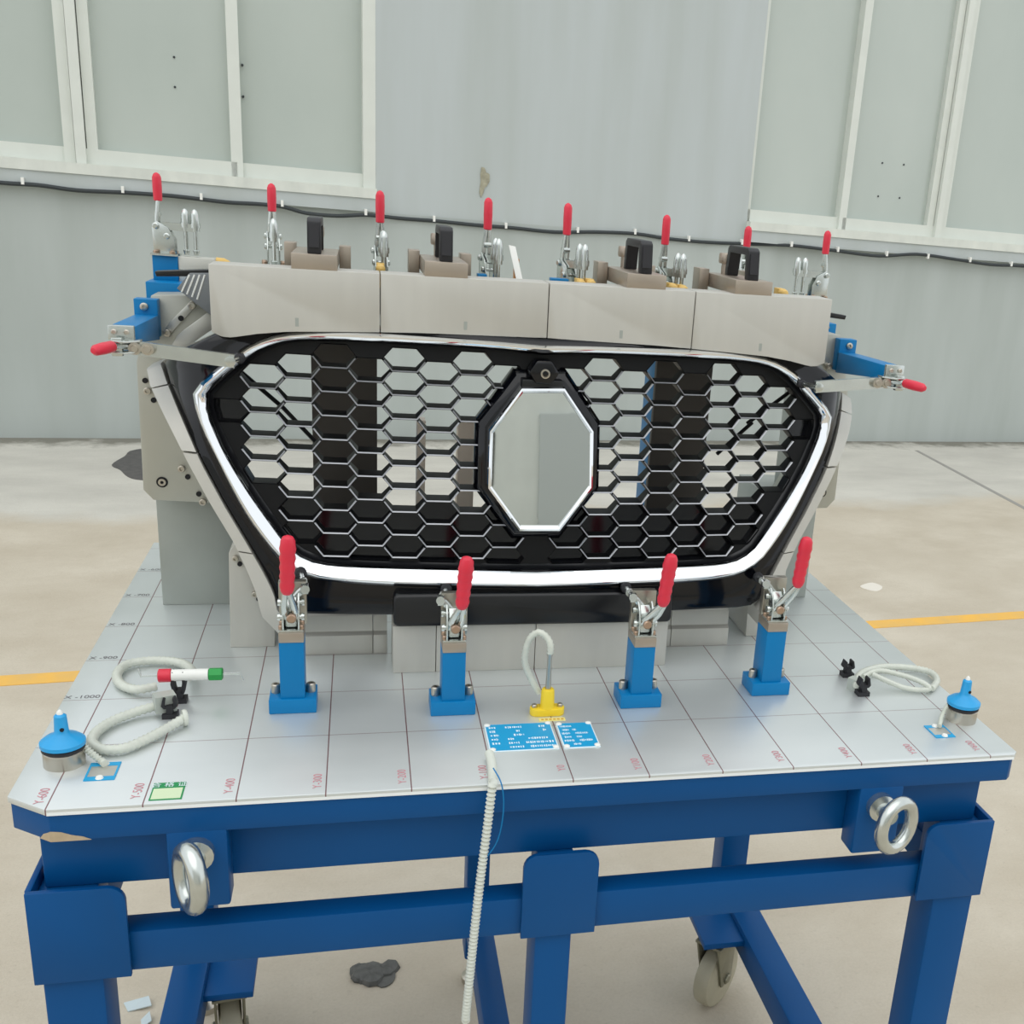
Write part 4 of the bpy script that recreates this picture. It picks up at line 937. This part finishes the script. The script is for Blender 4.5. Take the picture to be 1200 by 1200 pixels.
# ================================================================== REAR SUPPORT FRAME (seen through the mesh)
rf = thing('rear_frame', (0, .09, 0), 'rear support frame with two dark posts standing behind the grille mesh', 'support frame')
yr = .07
xa, xb = ony(366, 500, yr).x, ony(442, 500, yr).x
for sg in (-1, 1):
    A, B = sorted((sg*xa, sg*xb))
    mb = MB(); mb.box(A, B, yr, yr+.012, 0, .43, .001); build('dark_plate', mb, 'dark_post', rf)
    mb = MB(); mb.box(A+.002, B-.002, yr+.012, yr+.075, 0, .43, .001); build('post', mb, 'blue_bright', rf)
mb = MB(); mb.box(-.40, .40, .02, .15, .43, .466, .001); build('beam', mb, 'post_grey', rf)
for ua, ub in ((489,499),(537,557)):
    pa, pb = ony(ua, 493, .08), ony(ub, 493, .08); mb = MB(); mb.box(pa.x, pb.x, .08, .11, 0, pa.z, .001); build('slim_post', mb, mat('cream_post', (226,212,196), .6), rf)

# ================================================================== REAR TOGGLE CLAMPS
def rear_clamp(x, y, z, tip, arm, label, lean=0.0):
    """vertical toggle clamp; arm: unit direction of the holding bar in plan"""
    t = thing('toggle_clamp', (x, y, z), label, 'toggle clamp', 'toggle clamps standing behind the top blocks')
    ax = Vector((arm[0], arm[1], 0)).normalized(); ay = Vector((-ax.y, ax.x, 0)); az = Vector((0,0,1)); c = Vector((x,y,z)); H = tip-z
    P = lambda a, b_, h: c+ax*a+ay*b_+az*h
    mb = MB()
    for s in (-1,1): mb.obox(P(0, s*.011, .0012), ax, ay, az, .016, .006, .0012)
    build('flange', mb, 'zinc', t)
    mb = MB()
    for s in (-1,1):
        for q in (-.010,.010): mb.lathe(P(q, s*.0115, .0024), az, [(0,.0034),(.003,.0034),(.004,.0022)], 8)
    build('flange_bolts', mb, 'copper', t)
    mb = MB()
    for s in (-1,1):
        Q = [P(-.013,s*.0062,.001),P(.013,s*.0062,.001),P(.013,s*.0062,H*.20),P(.006,s*.0062,H*.34),P(-.008,s*.0062,H*.42),P(-.014,s*.0062,H*.34)]
        mb.prism(Q, ay*(.0018*s), .0003)
    build('cheek_plates', mb, 'zinc', t)
    mb = MB()
    for a, h in ((-.009,.36),(.004,.24)):
        mb.cyl(P(a,-.0095,H*h), P(a,.0095,H*h), .0026, n=10)
        for s in (-1,1): mb.lathe(P(a,s*.0085,H*h), ay*s, [(0,.0042),(.002,.004),(.003,.0026)], 10)
    build('pivot_pin', mb, 'zinc', t)
    # holding bar with two acorn spindles
    L = .044
    mb = MB()
    for s in (-1,1): mb.obox(P(L*.5-.004, s*.004, H*.36), ax, ay, az, L*.5, .0011, .0048)
    build('holding_bar', mb, 'zinc', t)
    for a in (.026, .038):
        mb = MB(); mb.lathe(P(a,0,H*.02), az, [(0,.0028),(.006,.0044),(.007,.0026),(H*.30,.0026),(H*.301,.0055),(H*.34,.0055),(H*.341,.0066),(H*.40,.0066),(H*.401,.0056),(H*.50,.0054),(H*.55,.0036),(H*.57,.001)], 12); build('spindle', mb, 'zinc', t)
    # lever and red grip
    g0 = P(-.006+lean*.5, 0, H*.66); g1 = P(-.006+lean, 0, H)
    mb = MB()
    for s in (-1,1): mb.sweep([P(-.009,s*.004,H*.30), P(-.008,s*.004,H*.45), g0+ay*(s*.0022), g0+ay*(s*.0016)+az*.006], [.0030,.0030,.0026,.0024], 8)
    mb.lathe(P(-.0075,-.005,H*.50), ay, [(0,.0042),(.010,.0042)], 12)
    build('lever', mb, 'zinc', t)
    d = g1-g0; ln = d.length
    mb = MB(); mb.lathe(g0, d, [(0,.0044),(.001,.0054),(ln*.5,.0058),(ln-.006,.0056),(ln-.002,.0040),(ln,.0012)], 14); build('grip', mb, 'red', t)
    return t
ZB = .466
rear_clamp(-.3294, .115, ZB+.010, .580, (.1,-1), 'rear toggle clamp standing behind the end gauge block beside the pin gauge')
rear_clamp(-.1927, .049, ZB, .583, (.1,-1), 'rear toggle clamp at the seam between the two gauge blocks on the pin gauge side')
rear_clamp(-.0537, .045, ZB, .586, (.25,-1), 'rear toggle clamp beside the white tie strip behind the gauge blocks')
rear_clamp(.0537, .045, ZB, .588, (.42,-.9), 'rear toggle clamp on a low blue pad behind the middle gauge block seam')
rear_clamp(.1927, .049, ZB, .584, (.38,-.92), 'rear toggle clamp standing between the two open bow handles')
rear_clamp(.3294, .115, ZB+.010, .578, (-.6,-.8), 'rear toggle clamp half hidden behind the bow handle of the far end gauge block')
for ua, ub, v in ((560,571,321),(646,667,326)):
    pa, pb = ony(ua, v, .012), ony(ub, v, .012)
    mb = MB(); mb.box(pa.x, pb.x, .012, .030, ZB, pa.z, .001)
    tag(build('clamp_pad', mb, 'blue_bright'), 'narrow blue pad beside the rear clamp next to the white tie strip' if ua < 600 else 'wider blue pad in front of the rear clamp by the open bow handle', 'pad')
for u, v, lb in ((681,333,'amber stop peg nearest the wider blue pad'),(693,333,'amber stop peg between the wider blue pad and the bow handle arm'),(789,338,'amber stop peg under the rear clamp between the two bow handles'),(801,340,'amber stop peg beside the arm of the far end gauge block'),(918,344,'amber stop peg in front of the far corner stand clamp'),(446,315,'amber stop peg at the seam of the pin gauge side blocks')):
    p = ony(u, v, -.012)
    mb = MB(); mb.lathe(p+Vector((0,.006,0)), (0,-1,0), [(0,.0060),(.010,.0060),(.014,.0045),(.016,.001)], 12); mb.box(p.x-.0048, p.x+.0048, p.y+.006, p.y+.026, ZB, p.z+.006, .0006)
    tag(build('urethane_stop', mb, 'tip_yellow'), lb, 'stop peg', 'amber stop pegs behind the gauge blocks')
mb = MB(); a, b_ = ony(600, 288, .06), ony(610, 334, .03); mb.obox((a+b_)/2, (1,0,-.15), (0,1,0), (a-b_), .0045, .002, (a-b_).length/2)
tag(build('tie_strip', mb, 'white_plastic'), 'white plastic strip standing up behind the gauge blocks', 'strip')
mb = MB(); a, b_ = ony(606, 300, .075), ony(606, 336, .075); mb.box(a.x-.004, a.x+.002, .065, .08, ZB, a.z-.003, .001)
tag(build('wood_shim', mb, 'orange'), 'orange brown shim standing just behind the white plastic strip', 'shim')

# corner clamps on blue blocks with their support arms
for sg in (-1, 1):
    sd = 'pin gauge' if sg < 0 else 'lone black clip'
    x = sg*.467; yb = .152
    st = thing('corner_stand', (x, yb, .40), 'blue and aluminium corner stand behind the grille wing on the '+sd+' side', 'stand')
    zt = .478
    mb = MB(); mb.box(x-.0155, x+.0155, yb-.012, yb+.02, .445, zt, .001); build('blue_block', mb, 'blue_bright', st)
    A, B = sorted((sg*.4515, sg*.405)); mb = MB(); mb.box(A, B, yb-.010, yb+.015, .432, zt, .001); build('support_block', mb, 'alu', st)
    mb = MB(); mb.lathe((sg*.405, yb+.002, zt-.006), (-sg,0,0), [(0,.0075),(.010,.007),(.016,.004),(.018,.001)], 14); build('urethane_tip', mb, 'tip_yellow', st)
    A, B = sorted((sg*.487, sg*.432)); mb = MB(); mb.box(A, B, yb-.045, yb+.02, .40, .446, .001); build('lower_block', mb, 'blue_bright', st)
    A, B = sorted((sg*.480, sg*.440)); mb = MB(); mb.box(A, B, yb-.03, yb+.02, .15, .40, .001); build('post', mb, 'post_grey', st)
    rear_clamp(x, yb, zt, .581, (-sg,-.05), 'rear toggle clamp on the blue corner stand, '+sd+' side', 0)

# ================================================================== SIDE CLAMPS
for sg in (-1, 1):
    fx = (lambda p: Vector(p)) if sg < 0 else mx
    sd = 'pin gauge' if sg < 0 else 'lone black clip'
    t = thing('side_clamp', (sg*.475, -.05, .36), 'blue bracket side clamp with steel arm reaching the grille on the '+sd+' side', 'side clamp', 'side clamps on the grille edges')
    # blue bracket: upright block on the side plate and a wedge reaching forward
    A, B = sorted((sg*.489, sg*.462)); mb = MB(); mb.box(A, B, .030, .050, .385, .4315, .001); build('mount_block', mb, 'blue_bright', t)
    mb = MB(); mb.lathe(fx((-.477,.030,.4225)), (0,-1,0), [(0,.0048),(.003,.0048),(.0036,.004),(.0037,.002),(.001,.002)], 14); build('screw', mb, 'bolt', t)
    P = [(-.488,.034,.4125),(-.488,-.125,.4165),(-.488,-.125,.398),(-.488,.034,.382)]
    mb = MB(); mb.prism([fx(p) for p in P], (sg*-.026,0,0), .001); build('bracket', mb, 'blue_bright', t)
    A, B = sorted((sg*.4885, sg*.4615)); mb = MB(); mb.box(A, B, -.131, -.1255, .394, .418, .0008); build('clamp_plate', mb, 'zinc', t)
    for x in (.482, .469):
        mb = MB(); mb.lathe(fx((-x,-.131,.411)), (0,-1,0), [(0,.003),(.002,.003),(.003,.002)], 10); build('screw', mb, 'bolt', t)
    # clamp mechanism
    mb = MB()
    for z in (.389, .401): mb.prism([fx(p) for p in [(-.486,-.132,z),(-.462,-.126,z),(-.455,-.122,z),(-.455,-.136,z),(-.470,-.150,z),(-.486,-.150,z)]], (0,0,.002), .0003)
    mb.box(*sorted((sg*.483, sg*.472)), -.146, -.138, .386, .406, .0008)
    build('cheek_plates', mb, 'zinc', t)
    for x in (.4605, .4475):
        mb = MB(); mb.lathe(fx((-x,-.138,.3945)), (0,-1,0), [(-.006,.0036),(0,.0068),(.003,.0068),(.0032,.0042),(.005,.0036)], 16); build('pivot_bolt', mb, 'bolt', t)
    # arm
    a0, a1 = fx((-.466,-.129,.3945)), fx((-.357,-.142,.386)); d = (a1-a0)
    mb = MB(); mb.obox((a0+a1)/2, d, Vector((0,1,0)), d.cross(Vector((0,1,0))), d.length/2, .0035, .0075); build('arm', mb, 'zinc', t)
    mb = MB(); mb.lathe(a1+Vector((sg*.004,0,0)), (0,-1,0), [(-.008,.004),(.0035,.006),(.006,.006),(.0065,.004)], 12); mb.cyl(a1+Vector((sg*.003,0,.000)), a1+Vector((sg*-.002,.05,-.004)), .0032, n=10); build('spindle', mb, 'zinc', t)
    mb = MB(); pz = a1+Vector((sg*-.002,.036,-.003)); mb.lathe(pz, (0,1,0), [(0,.004),(.002,.006),(.009,.006),(.011,.004)], 12); build('rubber_tip', mb, 'rubber', t)
    # lever and grip pointing away
    g0, g1 = fx((-.479,-.150,.398)), fx((-.4925,-.188,.397))
    mb = MB(); mb.sweep([fx((-.466,-.136,.396)), g0, g0.lerp(g1,.3)], .0034, 8); build('lever', mb, 'zinc', t)
    d = g1-g0; ln = d.length; mb = MB(); mb.lathe(g0+d*.08, d, [(0,.005),(.002,.0062),(ln*.45,.0066),(ln*.8,.0058),(ln*.92,.003),(ln*.93,.001)], 14); build('grip', mb, 'red', t)
